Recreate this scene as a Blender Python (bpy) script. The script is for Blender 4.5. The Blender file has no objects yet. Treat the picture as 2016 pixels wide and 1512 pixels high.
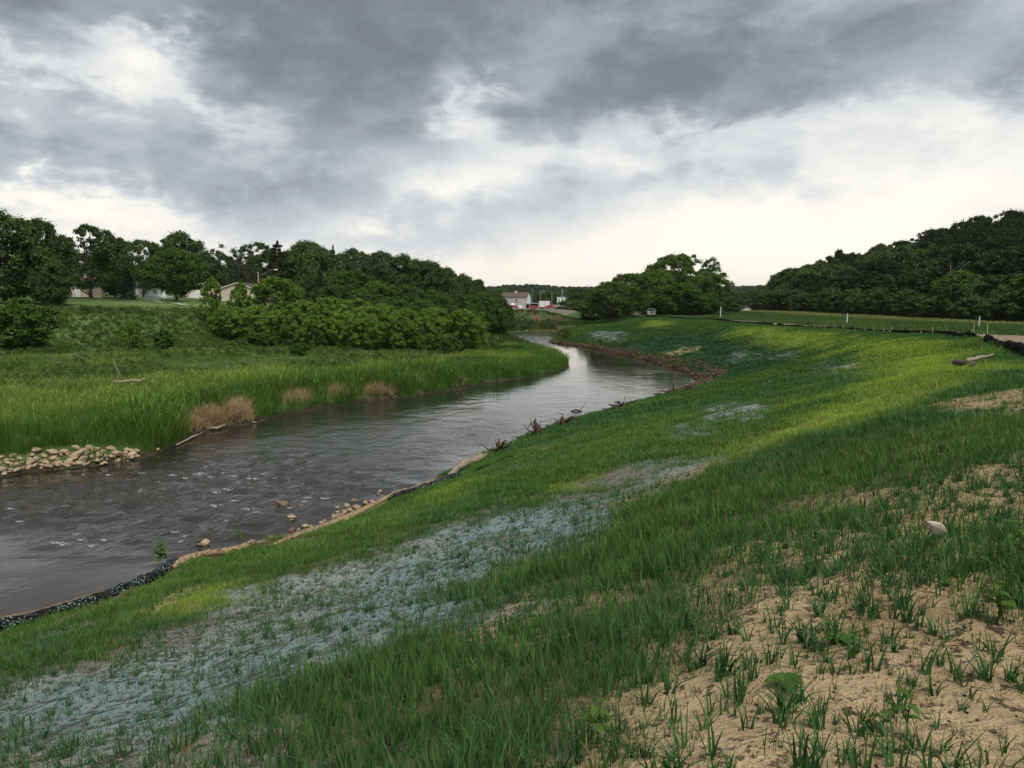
import bpy, bmesh, math, random
import numpy as np
from mathutils import Vector, Matrix

R_ = math.radians
sc = bpy.context.scene
col = sc.collection
rs = np.random.RandomState(7)
random.seed(7)

# ------------------------------------------------------------------ camera
EYE = 6.0
F = 1631.0                      # focal length in photo pixels (2016 wide)
HORIZON = 602.0
PITCH = math.atan((756 - HORIZON) / F)
cam = bpy.data.cameras.new('camera'); cam_o = bpy.data.objects.new('camera', cam); col.objects.link(cam_o)
cam.sensor_fit = 'HORIZONTAL'; cam.sensor_width = 36.0; cam.lens = F / 2016 * 36
cam.clip_start = 0.05; cam.clip_end = 20000
cam_o.location = (0, 0, EYE); cam_o.rotation_euler = (math.pi / 2 - PITCH, 0, 0)
sc.camera = cam_o

# ------------------------------------------------------------------ sky
SUN_AZ, SUN_EL = R_(155), R_(56)     # azimuth from +Y towards +X
world = bpy.data.worlds.new('World'); sc.world = world; world.use_nodes = True
wt = world.node_tree; wt.nodes.clear()


class NB:
    """tiny helper that writes math node chains"""
    def __init__(s, tree): s.t = tree
    def node(s, kind, **kw):
        n = s.t.nodes.new(kind)
        for k, v in kw.items(): setattr(n, k, v)
        return n
    def put(s, sock, v):
        if isinstance(v, (int, float)): sock.default_value = v
        elif isinstance(v, (tuple, list)): sock.default_value = tuple(v)
        else: s.t.links.new(v, sock)
    def m(s, op, a, b=0.0, c=None, clamp=False):
        n = s.node('ShaderNodeMath', operation=op, use_clamp=clamp)
        s.put(n.inputs[0], a); s.put(n.inputs[1], b)
        if c is not None: s.put(n.inputs[2], c)
        return n.outputs[0]
    def add(s, a, b): return s.m('ADD', a, b)
    def mul(s, a, b): return s.m('MULTIPLY', a, b)
    def sub(s, a, b): return s.m('SUBTRACT', a, b)
    def sstep(s, x, lo, hi):
        n = s.node('ShaderNodeMapRange', interpolation_type='SMOOTHSTEP')
        s.put(n.inputs[0], x); s.put(n.inputs[1], lo); s.put(n.inputs[2], hi); n.inputs[3].default_value = 0; n.inputs[4].default_value = 1
        return n.outputs[0]
    def noise(s, vec, scale, detail=4, rough=0.55, dist=0.0):
        n = s.node('ShaderNodeTexNoise'); s.put(n.inputs['Vector'], vec)
        n.inputs['Scale'].default_value = scale; n.inputs['Detail'].default_value = detail
        n.inputs['Roughness'].default_value = rough; n.inputs['Distortion'].default_value = dist
        return n.outputs['Fac']
    def ramp(s, f, stops, interp='LINEAR'):
        n = s.node('ShaderNodeValToRGB'); n.color_ramp.interpolation = interp
        e = n.color_ramp.elements
        while len(e) < len(stops): e.new(0.5)
        for i, (p, c) in enumerate(stops):
            e[i].position = p; e[i].color = (c[0], c[1], c[2], 1)
        s.put(n.inputs[0], f); return n.outputs[0]
    def mix(s, f, a, b, mode='MIX'):
        n = s.node('ShaderNodeMix', data_type='RGBA', blend_type=mode)
        s.put(n.inputs[0], f)
        s.put(n.inputs[6], a if not isinstance(a, tuple) else (a[0], a[1], a[2], 1))
        s.put(n.inputs[7], b if not isinstance(b, tuple) else (b[0], b[1], b[2], 1))
        return n.outputs[2]
    def comb(s, x, y, z):
        n = s.node('ShaderNodeCombineXYZ'); s.put(n.inputs[0], x); s.put(n.inputs[1], y); s.put(n.inputs[2], z); return n.outputs[0]


def build_sky():
    b = NB(wt)
    tc = b.node('ShaderNodeTexCoord')
    sep = b.node('ShaderNodeSeparateXYZ'); wt.links.new(tc.outputs['Generated'], sep.inputs[0])
    dx, dy, dz = sep.outputs
    az = b.mul(b.m('ARCTAN2', dx, dy), 180 / math.pi)
    el = b.mul(b.m('ARCSINE', dz), 180 / math.pi)
    dzc = b.add(b.m('MAXIMUM', dz, 0.0), 0.26)
    u = b.m('DIVIDE', dx, dzc); v = b.m('DIVIDE', dy, dzc)
    plane = b.comb(u, v, 0.0)
    # ragged edges of the cloud masses
    big = b.noise(plane, 0.9, 6, 0.6, 0.4)
    d3 = b.comb(dx, dy, b.mul(dz, 2.1))
    fine = b.noise(d3, 6.5, 9, 0.6, 0.35)
    wisp = b.noise(b.comb(b.mul(dx, 1.0), b.add(dy, 7.0), b.mul(dz, 1.7)), 17, 7, 0.62, 0.5)
    azd = b.add(az, b.add(b.mul(b.sub(big, 0.5), 7.0), b.add(b.mul(b.sub(fine, 0.5), 13.0), b.mul(b.sub(wisp, 0.5), 6.0))))
    eld = b.add(el, b.add(b.mul(b.sub(big, 0.5), 3.0), b.add(b.mul(b.sub(fine, 0.5), 8.5), b.mul(b.sub(wisp, 0.5), 4.5))))
    rmp = b.node('ShaderNodeFloatCurve')
    cu = rmp.mapping.curves[0]
    pts = [(0.0, .86), (.04, .76), (.10, .57), (.18, .43), (.26, .335), (.35, .29), (.5, .30), (1.0, .36)]
    cu.points[0].location = pts[0]; cu.points[1].location = pts[-1]
    for p in pts[1:-1]: cu.points.new(*p)
    rmp.mapping.update()
    b.put(rmp.inputs['Value'], b.m('DIVIDE', b.m('MAXIMUM', eld, 0.0), 55.0, clamp=True))
    B = rmp.outputs[0]

    def gauss(a0, e0, sa, se, amp, rot=0.0):
        nonlocal B
        A = b.sub(azd, a0); E = b.sub(eld, e0)
        if rot:
            c_, s_ = math.cos(R_(rot)), math.sin(R_(rot))
            A, E = b.add(b.mul(A, c_), b.mul(E, s_)), b.sub(b.mul(E, c_), b.mul(A, s_))
        A = b.mul(A, 1 / sa); E = b.mul(E, 1 / se)
        q = b.add(b.mul(A, A), b.mul(E, E))
        g = b.m('EXPONENT', b.mul(q, -1.0))
        B = b.m('MULTIPLY_ADD', g, amp, B)
    gauss(-24.5, 15.0, 3.0, 1.7, .48)
    gauss(-29.5, 13.2, 6, 1.1, .26, -4)
    gauss(-19.5, 12.4, 4.5, 1.2, .14, -20)
    gauss(-2.4, 13.2, 2.0, 2.3, .30, 30)
    gauss(1.5, 9.6, 4.5, 1.4, .20)
    gauss(7.5, 10.6, 4.5, 1.3, .26)
    gauss(-5.5, 7.6, 6, 1.3, .26, 8)
    gauss(20, 4.6, 13, 3.9, .52, 8)
    gauss(14, 6.9, 5, 1.4, .12)
    gauss(27, 10.3, 5.5, 1.7, .22)
    gauss(17, 10.6, 7, 1.1, .16, 6)
    gauss(30, 19.5, 8, 3, .13)
    gauss(12, 19.5, 6, 1.4, .06)
    gauss(-31, 5.9, 9, 1.3, .50, -9)
    gauss(-18, 8.6, 13, 2.2, .0)
    gauss(-16, 7.2, 12, 1.6, -.10, -4)
    gauss(-4, 4.6, 7, 1.2, -.10)
    gauss(8, 2.6, 16, 2.6, .16)
    gauss(15, 14.4, 8, 2.6, -.07)
    gauss(-10, 16.5, 9, 3.0, -.05)
    gauss(-30, 18.6, 6, 1.6, -.05)
    tex = b.add(b.mul(b.sub(fine, 0.5), 0.50), b.mul(b.sub(wisp, 0.5), 0.22))
    bil = b.noise(b.comb(dx, b.add(dy, 3.0), b.mul(dz, 2.0)), 5.0, 10, 0.56, 0.3)
    bil2 = b.noise(b.comb(b.add(dx, 5.0), dy, b.mul(dz, 1.9)), 13, 8, 0.55, 0.3)
    puff = b.add(b.mul(b.sub(b.sstep(bil, .41, .59), .5), 1.5), b.mul(b.sub(b.sstep(bil2, .40, .60), .5), .9))
    keep = b.sstep(el, 3.0, 8.0)
    B = b.mul(B, b.add(1.0, b.mul(puff, b.mul(keep, .15))))
    B = b.mul(B, b.add(1.0, tex)); B = b.add(B, b.mul(b.sub(b.sstep(B, .22, .62), .42), .10))
    # colour of the cloud deck: slate grey where thick, white where thin
    colr = b.ramp(b.mul(B, 0.8), [(0.0, (.10, .11, .125)), (.17, (.178, .197, .222)), (.34, (.375, .405, .445)), (.56, (.64, .65, .655)), (.74, (.87, .835, .765)), (1.0, (.97, .925, .84))])
    warm = b.mul(b.sub(1.0, b.sstep(el, 2.0, 9.0)), b.sstep(B, .6, .95))
    colr = b.mix(b.mul(warm, .5), colr, (.90, .83, .72))
    sky = b.node('ShaderNodeTexSky', sky_type='NISHITA', sun_disc=False)
    sky.sun_elevation = SUN_EL; sky.sun_rotation = SUN_AZ
    nis = b.mix(1.0, sky.outputs[0], (.1, .1, .1), 'MULTIPLY')
    thin = b.mul(b.sstep(B, .55, 1.0), .12)
    outc = b.mix(thin, colr, nis)
    below = b.sstep(dz, -0.02, 0.0)
    outc = b.mix(below, (.05, .06, .04), outc)
    bg = b.node('ShaderNodeBackground'); wt.links.new(outc, bg.inputs[0]); bg.inputs[1].default_value = 0.58
    o = b.node('ShaderNodeOutputWorld'); wt.links.new(bg.outputs[0], o.inputs[0])


build_sky()

# ------------------------------------------------------------------ sun behind thin cloud
sl = bpy.data.lights.new('sun', 'SUN'); sl.energy = 1.5; sl.angle = R_(26); sl.color = (1.0, .95, .87)
so = bpy.data.objects.new('sun', sl); col.objects.link(so)
sd = Vector((math.sin(SUN_AZ) * math.cos(SUN_EL), math.cos(SUN_AZ) * math.cos(SUN_EL), math.sin(SUN_EL)))
so.rotation_euler = (-sd).to_track_quat('-Z', 'Y').to_euler(); so.location = (60, -30, 80)

sc.view_settings.view_transform = 'Standard'; sc.view_settings.look = 'None'
sc.view_settings.exposure = 1.10; sc.view_settings.gamma = 1.0; sc.view_settings.use_curve_mapping = False
sc.render.engine = 'CYCLES'
cy = sc.cycles
cy.max_bounces = 5; cy.diffuse_bounces = 3; cy.glossy_bounces = 3; cy.transmission_bounces = 3; cy.transparent_max_bounces = 6
cy.volume_bounces = 0
cy.use_denoising = True
try: cy.denoiser = 'OPENIMAGEDENOISE'
except Exception: pass
cy.caustics_reflective = False; cy.caustics_refractive = False
cy.sample_clamp_indirect = 4.0

# ------------------------------------------------------------------ pixel helpers (a pixel gives a direction only)
_c, _s = math.cos(PITCH), math.sin(PITCH)


def ray(px, py):
    px = np.asarray(px, float); py = np.asarray(py, float)
    a = (px - 1008) / F; q = (756 - py) / F
    return a, _c + q * _s, -_s + q * _c


def on_z(px, py, z):
    a, y, d = ray(px, py); t = (z - EYE) / d
    return np.stack([a * t, y * t], -1)


def at_depth(px, py, Y):
    a, y, d = ray(px, py); t = Y / y
    return float(a * t), float(Y), float(EYE + d * t)


# ------------------------------------------------------------------ noise
def vnoise(x, y, seed=0):
    xi = np.floor(x).astype(np.int64); yi = np.floor(y).astype(np.int64)
    fx = x - xi; fy = y - yi
    fx = fx * fx * (3 - 2 * fx); fy = fy * fy * (3 - 2 * fy)
    def h(a, b):
        n = (a * 374761393 + b * 668265263 + seed * 974634777) & 0xFFFFFFFF
        n = ((n ^ (n >> 13)) * 1274126177) & 0xFFFFFFFF
        return ((n ^ (n >> 16)) & 0xFFFF) / 65535.0
    return (h(xi, yi) * (1 - fx) + h(xi + 1, yi) * fx) * (1 - fy) + (h(xi, yi + 1) * (1 - fx) + h(xi + 1, yi + 1) * fx) * fy


def fbm(x, y, seed=0, oct=4, g=.5):
    s = 0; a = 1; n = 0
    for o in range(oct):
        s = s + a * vnoise(x, y, seed + o * 17); n += a; a *= g; x = x * 2.03 + 5.1; y = y * 2.03 - 3.7
    return s / n


def sst(x, a, b):
    t = np.clip((x - a) / (b - a), 0, 1); return t * t * (3 - 2 * t)


# ------------------------------------------------------------------ polylines of the river
def pdist(P, X, Y, attr=None):
    P = np.asarray(P, float)
    best = np.full(X.shape, 1e18); side = np.zeros(X.shape); at = np.zeros(X.shape)
    for i in range(len(P) - 1):
        ax, ay = P[i]; bx, by = P[i + 1]; ex, ey = bx - ax, by - ay
        L = ex * ex + ey * ey + 1e-12
        t = np.clip(((X - ax) * ex + (Y - ay) * ey) / L, 0, 1)
        d2 = (X - ax - t * ex) ** 2 + (Y - ay - t * ey) ** 2
        m = d2 < best
        best = np.where(m, d2, best)
        side = np.where(m, np.sign((X - ax) * ey - (Y - ay) * ex), side)   # + = right of the direction
        if attr is not None: at = np.where(m, attr[i] + (attr[i + 1] - attr[i]) * t, at)
    return np.sqrt(best), side, at


def inpoly(P, X, Y):
    P = np.asarray(P, float); c = np.zeros(X.shape, bool); j = len(P) - 1
    for i in range(len(P)):
        xi, yi = P[i]; xj, yj = P[j]
        if yi != yj:
            c ^= ((yi > Y) != (yj > Y)) & (X < (xj - xi) * (Y - yi) / (yj - yi) + xi)
        j = i
    return c


rb_px = [(0, 1219), (70, 1205), (140, 1183), (210, 1163), (270, 1143), (330, 1112), (400, 1092), (497, 1070), (560, 1056), (620, 1037), (690, 1008),
         (760, 980), (830, 950), (880, 930), (930, 903), (985, 882), (1040, 856), (1100, 834), (1170, 816), (1230, 799), (1300, 784), (1360, 769),
         (1390, 755), (1384, 744), (1347, 728), (1298, 714), (1248, 701), (1198, 691), (1149, 682), (1092, 675)]
RB = [(-45, -40), (-26, -10), (-16, 5.5)] + [tuple(on_z(x, y, 0)) for x, y in rb_px] + [(6.9, 140), (8.6, 170), (10.2, 186), (10.5, 192)]
lb_px = [(0, 942), (50, 930), (149, 921), (211, 916), (248, 906), (285, 902), (310, 893), (347, 876), (372, 860), (407, 848), (500, 835), (548, 820),
         (647, 802), (722, 789), (800, 782), (851, 775), (925, 764), (955, 754), (1037, 744), (1086, 733), (1119, 722)]
LB = [(-58, -36), (-34, 2), (-24, 18)] + [tuple(on_z(x, y, 0)) for x, y in lb_px] + [(5.9, 88), (5.6, 97), (4.4, 115), (2.4, 138), (0.5, 158), (-2, 169), (-7, 175), (-20, 178), (-50, 178)]
FB = [(-50, 187), (-20, 187), (-6, 186), (-1, 187), (2.5, 195), (7, 197.5), (10.5, 195)]
RIV = RB + FB[::-1] + LB[::-1]
CREST_PX = [(2016, 700, 4.55), (1960, 680, 4.5), (1925, 668, 4.45), (1850, 660, 4.3), (1745, 655, 4.1), (1640, 648, 3.95), (1520, 641, 3.8), (1420, 632, 3.62), (1330, 627.2, 3.48), (1258, 623, 3.36)]
CR = [(-32, -60), (-7, -14), (6.3, 6.0), (10.5, 14)] + [tuple(on_z(x, y, z)) for x, y, z in CREST_PX] + [(36, 260), (44, 400), (70, 1000)]
CZ = np.array([4.75, 4.75, 4.72, 4.66] + [z for _, _, z in CREST_PX] + [3.7, 3.4, 3.4])
SCARP = [(-400, 60), (-120, 74), (-85, 80), (-52, 86), (-33, 97), (-22, 122), (-14, 150), (-9, 172), (-7, 183), (-8, 260), (-20, 600), (-60, 1500)]
EDGE_X = 86.0
ZE_Y = [0, 140, 190, 260, 330, 500, 900]; ZE_Z = [3.3, 3.0, 3.65, 4.4, 3.9, 2.8, 3.2]


def hillA(y):
    return np.interp(y, [0, 300, 380, 430, 500, 600], [25, 24, 19, 12, 3, 1])


def H(x, y, detail=True):
    x = np.asarray(x, float); y = np.asarray(y, float)
    shp = x.shape; x = x.ravel(); y = y.ravel()
    dR, sR, _ = pdist(RB, x, y); dL, sL, _ = pdist(LB, x, y); dF, sF, _ = pdist(FB, x, y)
    dW = np.minimum(np.minimum(dR, dL), dF)
    ins = inpoly(RIV, x, y)
    # --- right bank
    dC, sC, zC = pdist(CR, x, y, CZ)
    t = dR / (dR + dC + 1e-6)
    f1 = np.interp(t, [0, .02, .1, .5, .86, 1], [0, .035, .105, .53, .925, 1])
    f2 = np.interp(t, [0, .04, .12, .36, .52, .8, 1], [0, .08, .2, .52, .58, .9, 1])
    k = sst(y, 40, 75)
    zs = zC * (f1 * (1 - k) + f2 * k)
    ze = np.interp(y, ZE_Y, ZE_Z)
    u = np.clip((dC - 4) / (dC - 4 + np.maximum(EDGE_X - x, .01) + 1e-6), 0, 1)
    zf = zC + (ze - zC) * np.where(x > EDGE_X, 1, np.where(dC < 4, 0, u))
    zf = zf + hillA(y) * sst(x, EDGE_X - 3, EDGE_X + 108) ** 1.0
    zr = np.where(sC > 0, zf, zs)
    und = (fbm(x * .35, y * .35, 3, 3) - .5) * .32 + (fbm(x * .09, y * .09, 5, 2) - .5) * .5
    zr = zr + und * np.where(sC > 0, .5, 4 * np.clip(t, 0, .5) * (1 - np.clip(t, .5, 1)) * 2 * .8) * sst(dR, .5, 4)
    # --- left bank: bar of tall grass, then the scarp up to the lawns
    dS, sS, _ = pdist(SCARP, x, y); sg = -dS * sS          # + beyond the scarp foot
    pt = sst(y, 60, 85); lip = np.interp(dW, [0, .5, 1.1, 2.4, 6, 30], [0, .28, .55, .9, 1.1, 1.45]) * (1 - .42 * pt * sst(x, -25, -8))
    top = 5.5 - .8 * sst(x, -45, -15)
    rise = np.clip(sg - 13, 0, 140) * .040 * sst(-x, 5, 50)
    zl = lip + sst(sg, -1, 14) * (top - 1.4) + rise + (fbm(x * .25, y * .25, 11, 3) - .5) * .5 * sst(dW, .6, 4)
    # --- far cut bank and the town terrace
    zfar = np.interp(dF, [0, 1, 6, 9, 9.9, 12, 60], [0, .5, 1.9, 2.9, 4.45, 4.75, 4.8]) + (fbm(x * .3, y * .3, 19, 3) - .5) * .5 * sst(dF, .4, 3)
    right = np.where(ins, 1, (sR > 0))
    BND = RB[-3:] + [(14, 215), (20, 260), (34, 400), (60, 1000), (120, 3000)]
    dB, sB, _ = pdist(BND, x, y)
    wR = np.where(y > 184, sst(dB * sB, -9, 9), (x > np.interp(y, [p[1] for p in RIGHT_Y], [p[0] for p in RIGHT_Y])).astype(float))
    FBX = [(-60, 1500), (-30, 600), (-16, 260), (-14, 200)] + FB[1:]
    wF = np.where(y > 183, sst(x, -26, -12), 0.0)
    z = wR * zr + (1 - wR) * (wF * zfar + (1 - wF) * zl)
    # far country
    r = np.hypot(x, y)
    far = sst(r, 850, 1700) * (20 + 15 * fbm(x / 300, y / 300, 23, 3) + 10 * sst(-x / (r + 1), -.1, .5)) + sst(r, 1800, 4000) * 25
    z = z + far
    z = np.where(ins, -np.clip(.08 + dW * .16, 0, .7), z)
    if detail:
        z = z + (1 - ins) * (fbm(x * 1.7, y * 1.7, 31, 3) - .5) * .10 * sst(dW, .3, 2)
        near = sst(-np.hypot(x, y - 6), -16, -8)
        z = z + near * ((fbm(x * 6.5, y * 6.5, 37, 3) - .5) * .06 * sst(fbm(x * .9, y * .9, 38, 2), .3, .6) + (fbm(x * 2.2, y * 2.2, 39, 2) - .5) * .07)
    return z.reshape(shp)


# x of the river's centre by y, used to split the two banks
_rbv = np.array(RB[:-4] + RB[-4:]); _lbv = np.array(LB)
RIGHT_Y = [(-60, -60), (-28, -4), (-20, 11), (-13, 22), (-9, 29), (-5, 38), (-1, 48), (3, 60), (8, 72), (11, 85), (9, 98), (7, 112), (5, 128), (4.3, 150), (4.5, 170), (5, 183)]


def Hs(x, y, detail=True):
    return float(H(np.array([x]), np.array([y]), detail)[0])


_steps = np.concatenate([np.arange(1.5, 14, .05), np.geomspace(14, 900, 900)])


def on_ground(pts):
    """photo pixels -> points where the view ray meets the terrain"""
    out = []
    for px, py in pts:
        a, yy, d = ray(px, py)
        X = a * _steps; Y = yy * _steps; Z = EYE + d * _steps
        hz = np.maximum(H(X, Y, False), 0)
        i = np.argmax(Z < hz)
        if not (Z < hz).any(): i = len(_steps) - 1
        out.append((X[i], Y[i]))
    return np.array(out)


# ------------------------------------------------------------------ mesh helpers
def mesh_np(name, V, faces, mats=(), fmat=None, smooth=False):
    """V (n,3); faces = list of (k,m) int arrays with equal corner counts"""
    me = bpy.data.meshes.new(name)
    V = np.asarray(V, np.float32)
    faces = [np.asarray(f, np.int32) for f in faces if len(f)]
    nl = sum(f.size for f in faces); nf = sum(len(f) for f in faces)
    me.vertices.add(len(V)); me.vertices.foreach_set('co', V.ravel())
    me.loops.add(nl); me.polygons.add(nf)
    me.loops.foreach_set('vertex_index', np.concatenate([f.ravel() for f in faces]))
    tot = np.concatenate([np.full(len(f), f.shape[1], np.int32) for f in faces])
    st = np.concatenate([[0], np.cumsum(tot)[:-1]]).astype(np.int32)
    me.polygons.foreach_set('loop_start', st); me.polygons.foreach_set('loop_total', tot)
    if fmat is not None: me.polygons.foreach_set('material_index', np.asarray(fmat, np.int32))
    if smooth: me.polygons.foreach_set('use_smooth', np.ones(nf, bool))
    for m in mats: me.materials.append(m)
    me.update(calc_edges=True); me.validate()
    return me


class MB:
    """collects boxes, tubes, prisms, hulls into one mesh"""
    def __init__(s): s.v = []; s.f = []; s.m = []
    def _add(s, vs, fs, mi=0):
        o = len(s.v); s.v += [tuple(v) for v in vs]; s.f += [tuple(i + o for i in f) for f in fs]; s.m += [mi] * len(fs)
    def box(s, x0, x1, y0, y1, z0, z1, mi=0, M=None):
        vs = [Vector(p) for p in ((x0, y0, z0), (x1, y0, z0), (x1, y1, z0), (x0, y1, z0), (x0, y0, z1), (x1, y0, z1), (x1, y1, z1), (x0, y1, z1))]
        if M: vs = [M @ v for v in vs]
        s._add(vs, [(0, 3, 2, 1), (4, 5, 6, 7), (0, 1, 5, 4), (1, 2, 6, 5), (2, 3, 7, 6), (3, 0, 4, 7)], mi)
    def prism(s, prof, y0, y1, mi=0):
        """profile in xz extruded along y"""
        n = len(prof)
        vs = [(x, y0, z) for x, z in prof] + [(x, y1, z) for x, z in prof]
        fs = [tuple(range(n)), tuple(range(2 * n - 1, n - 1, -1))] + [(i, i + n, (i + 1) % n + n, (i + 1) % n) for i in range(n)]
        s._add(vs, fs, mi)
    def tube(s, pts, rad, n=7, mi=0, wob=0.0, cap=True):
        pts = [Vector(p) for p in pts]
        if not hasattr(rad, '__len__'): rad = [rad] * len(pts)
        o = len(s.v); ref = Vector((0.123, .37, .92))
        for i, p in enumerate(pts):
            d = (pts[min(i + 1, len(pts) - 1)] - pts[max(i - 1, 0)])
            d = d.normalized() if d.length > 1e-9 else Vector((0, 0, 1))
            a = d.cross(ref)
            if a.length < 1e-3: a = d.cross(Vector((1, 0, 0)))
            a.normalize(); b_ = d.cross(a)
            for k in range(n):
                q = 2 * math.pi * k / n; r = rad[i] * (1 + wob * (random.random() - .5))
                s.v.append(tuple(p + a * math.cos(q) * r + b_ * math.sin(q) * r))
        for i in range(len(pts) - 1):
            for k in range(n):
                s.f.append((o + i * n + k, o + i * n + (k + 1) % n, o + (i + 1) * n + (k + 1) % n, o + (i + 1) * n + k)); s.m.append(mi)
        if cap:
            s.f.append(tuple(o + k for k in range(n - 1, -1, -1))); s.m.append(mi)
            e = o + (len(pts) - 1) * n; s.f.append(tuple(e + k for k in range(n))); s.m.append(mi)
    def mesh(s, name, *mats, smooth=False):
        me = bpy.data.meshes.new(name); me.from_pydata(s.v, [], s.f)
        for m in mats: me.materials.append(m)
        me.polygons.foreach_set('material_index', s.m)
        if smooth: me.polygons.foreach_set('use_smooth', [True] * len(s.f))
        me.update(); return me
    def build(s, name, mat, parent=None, smooth=False):
        mats = mat if isinstance(mat, (list, tuple)) else [mat]
        return obj(name, s.mesh(name, *mats, smooth=smooth), parent)


def obj(name, me, parent=None):
    o = bpy.data.objects.new(name, me); col.objects.link(o)
    if parent is not None: o.parent = parent
    return o


def tag(o, label=None, cat=None, group=None, kind=None):
    if label: o['label'] = label
    if cat: o['category'] = cat
    if group: o['group'] = group
    if kind: o['kind'] = kind
    return o


def thing(name, label, cat, loc, rz=0, group=None, scale=None):
    o = bpy.data.objects.new(name, None); col.objects.link(o); o.empty_display_size = .2
    o.location = loc; o.rotation_euler = (0, 0, rz)
    if scale is not None: o.scale = scale
    return tag(o, label, cat, group)


# ------------------------------------------------------------------ materials
def mat_new(name):
    m = bpy.data.materials.new(name); m.use_nodes = True; m.node_tree.nodes.clear()
    return m, NB(m.node_tree)


def out(b, sh):
    o = b.node('ShaderNodeOutputMaterial'); b.t.links.new(sh, o.inputs[0])


def simple(name, c, rough=.7, var=.25, scale=6.0, bump=0.0, spec=.3, metal=0.0):
    """painted / wooden / stony surface with uneven tone"""
    m, b = mat_new(name)
    tc = b.node('ShaderNodeTexCoord'); oi = b.node('ShaderNodeObjectInfo')
    n = b.noise(tc.outputs['Object'], scale, 5, .6)
    k = b.add(1 - var, b.mul(b.add(n, b.mul(oi.outputs['Random'], .5)), 2 * var / 1.5))
    v = b.comb(b.mul(k, c[0]), b.mul(k, c[1]), b.mul(k, c[2]))
    p = b.node('ShaderNodeBsdfPrincipled'); b.t.links.new(v, p.inputs['Base Color'])
    p.inputs['Roughness'].default_value = rough; p.inputs['Specular IOR Level'].default_value = spec; p.inputs['Metallic'].default_value = metal
    if bump:
        bp = b.node('ShaderNodeBump'); bp.inputs['Strength'].default_value = bump; bp.inputs['Distance'].default_value = .03
        b.t.links.new(b.noise(tc.outputs['Object'], scale * 3, 6, .65), bp.inputs['Height']); b.t.links.new(bp.outputs[0], p.inputs['Normal'])
    out(b, p.outputs[0]); return m


def leaf_mat(name, c, c2, trans=.3, gloss=.008):
    """leaf: tone varies per leaf and per plant"""
    m, b = mat_new(name)
    g = b.node('ShaderNodeNewGeometry'); oi = b.node('ShaderNodeObjectInfo')
    f = b.add(b.mul(g.outputs['Random Per Island'], .5), b.mul(oi.outputs['Random'], .5))
    cc = b.mix(f, c, c2)
    d = b.node('ShaderNodeBsdfDiffuse'); t = b.node('ShaderNodeBsdfTranslucent')
    b.t.links.new(cc, d.inputs[0])
    tc = b.mix(1.0, cc, (1.25, 1.2, .6), 'MULTIPLY'); b.t.links.new(tc, t.inputs[0])
    mx = b.node('ShaderNodeMixShader'); mx.inputs[0].default_value = trans
    b.t.links.new(d.outputs[0], mx.inputs[1]); b.t.links.new(t.outputs[0], mx.inputs[2])
    gl = b.node('ShaderNodeBsdfGlossy'); gl.inputs['Roughness'].default_value = .45; gl.inputs[0].default_value = (.9, .95, 1, 1)
    m2 = b.node('ShaderNodeMixShader'); m2.inputs[0].default_value = gloss
    b.t.links.new(mx.outputs[0], m2.inputs[1]); b.t.links.new(gl.outputs[0], m2.inputs[2])
    out(b, m2.outputs[0]); return m


def blade_mat(name, trans=.3, mulc=(1, 1, 1)):
    """grass blade: colour of its patch from the scatter, tone varies per blade"""
    m, b = mat_new(name)
    a = b.node('ShaderNodeAttribute'); a.attribute_type = 'INSTANCER'; a.attribute_name = 'gcol'
    g = b.node('ShaderNodeNewGeometry')
    k = b.add(.62, b.mul(g.outputs['Random Per Island'], .76))
    cc = b.mix(1.0, a.outputs['Color'], b.comb(b.mul(k, mulc[0]), b.mul(k, mulc[1]), b.mul(k, mulc[2])), 'MULTIPLY')
    d = b.node('ShaderNodeBsdfDiffuse'); t = b.node('ShaderNodeBsdfTranslucent')
    b.t.links.new(cc, d.inputs[0]); b.t.links.new(b.mix(1.0, cc, (1.2, 1.15, .6), 'MULTIPLY'), t.inputs[0])
    mx = b.node('ShaderNodeMixShader'); mx.inputs[0].default_value = trans
    b.t.links.new(d.outputs[0], mx.inputs[1]); b.t.links.new(t.outputs[0], mx.inputs[2])
    gl = b.node('ShaderNodeBsdfGlossy'); gl.inputs['Roughness'].default_value = .4; gl.inputs[0].default_value = (.9, .95, 1, 1)
    m2 = b.node('ShaderNodeMixShader'); m2.inputs[0].default_value = .006
    b.t.links.new(mx.outputs[0], m2.inputs[1]); b.t.links.new(gl.outputs[0], m2.inputs[2])
    out(b, m2.outputs[0]); return m


M = {}
M['bark'] = simple('bark', (.085, .07, .055), .9, .3, 8, .4)
M['bark_pale'] = simple('bark_pale', (.20, .18, .15), .9, .3, 8, .4)
M['driftwood'] = simple('driftwood', (.30, .25, .19), .85, .35, 5, .5)
M['wet_wood'] = simple('wet_wood', (.075, .05, .035), .8, .4, 6, .5)
M['debris'] = simple('debris', (.115, .075, .05), .9, .45, 5, .4)
M['stake'] = simple('stake', (.52, .40, .27), .8, .2, 5)
M['sock_black'] = None
M['white_paint'] = simple('white_paint', (.74, .74, .72), .5, .08, 2)
M['pvc'] = simple('pvc', (.72, .72, .68), .45, .08, 3)
M['rock'] = simple('rock', (.37, .285, .195), .85, .35, 3, .5)
M['rock_wet'] = simple('rock_wet', (.17, .125, .085), .5, .35, 4, .4)
M['stone_pale'] = simple('stone_pale', (.52, .45, .36), .85, .2, 6, .4)
M['siding_grey'] = simple('siding_grey', (.44, .425, .44), .7, .06, 1)
M['siding_white'] = simple('siding_white', (.74, .77, .79), .6, .06, 1)
M['siding_beige'] = simple('siding_beige', (.56, .475, .40), .7, .06, 1)
M['siding_tan'] = simple('siding_tan', (.54, .45, .30), .7, .06, 1)
M['roof_brown'] = simple('roof_brown', (.105, .08, .07), .85, .2, 3)
M['roof_dark'] = simple('roof_dark', (.05, .045, .045), .85, .2, 3)
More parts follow.
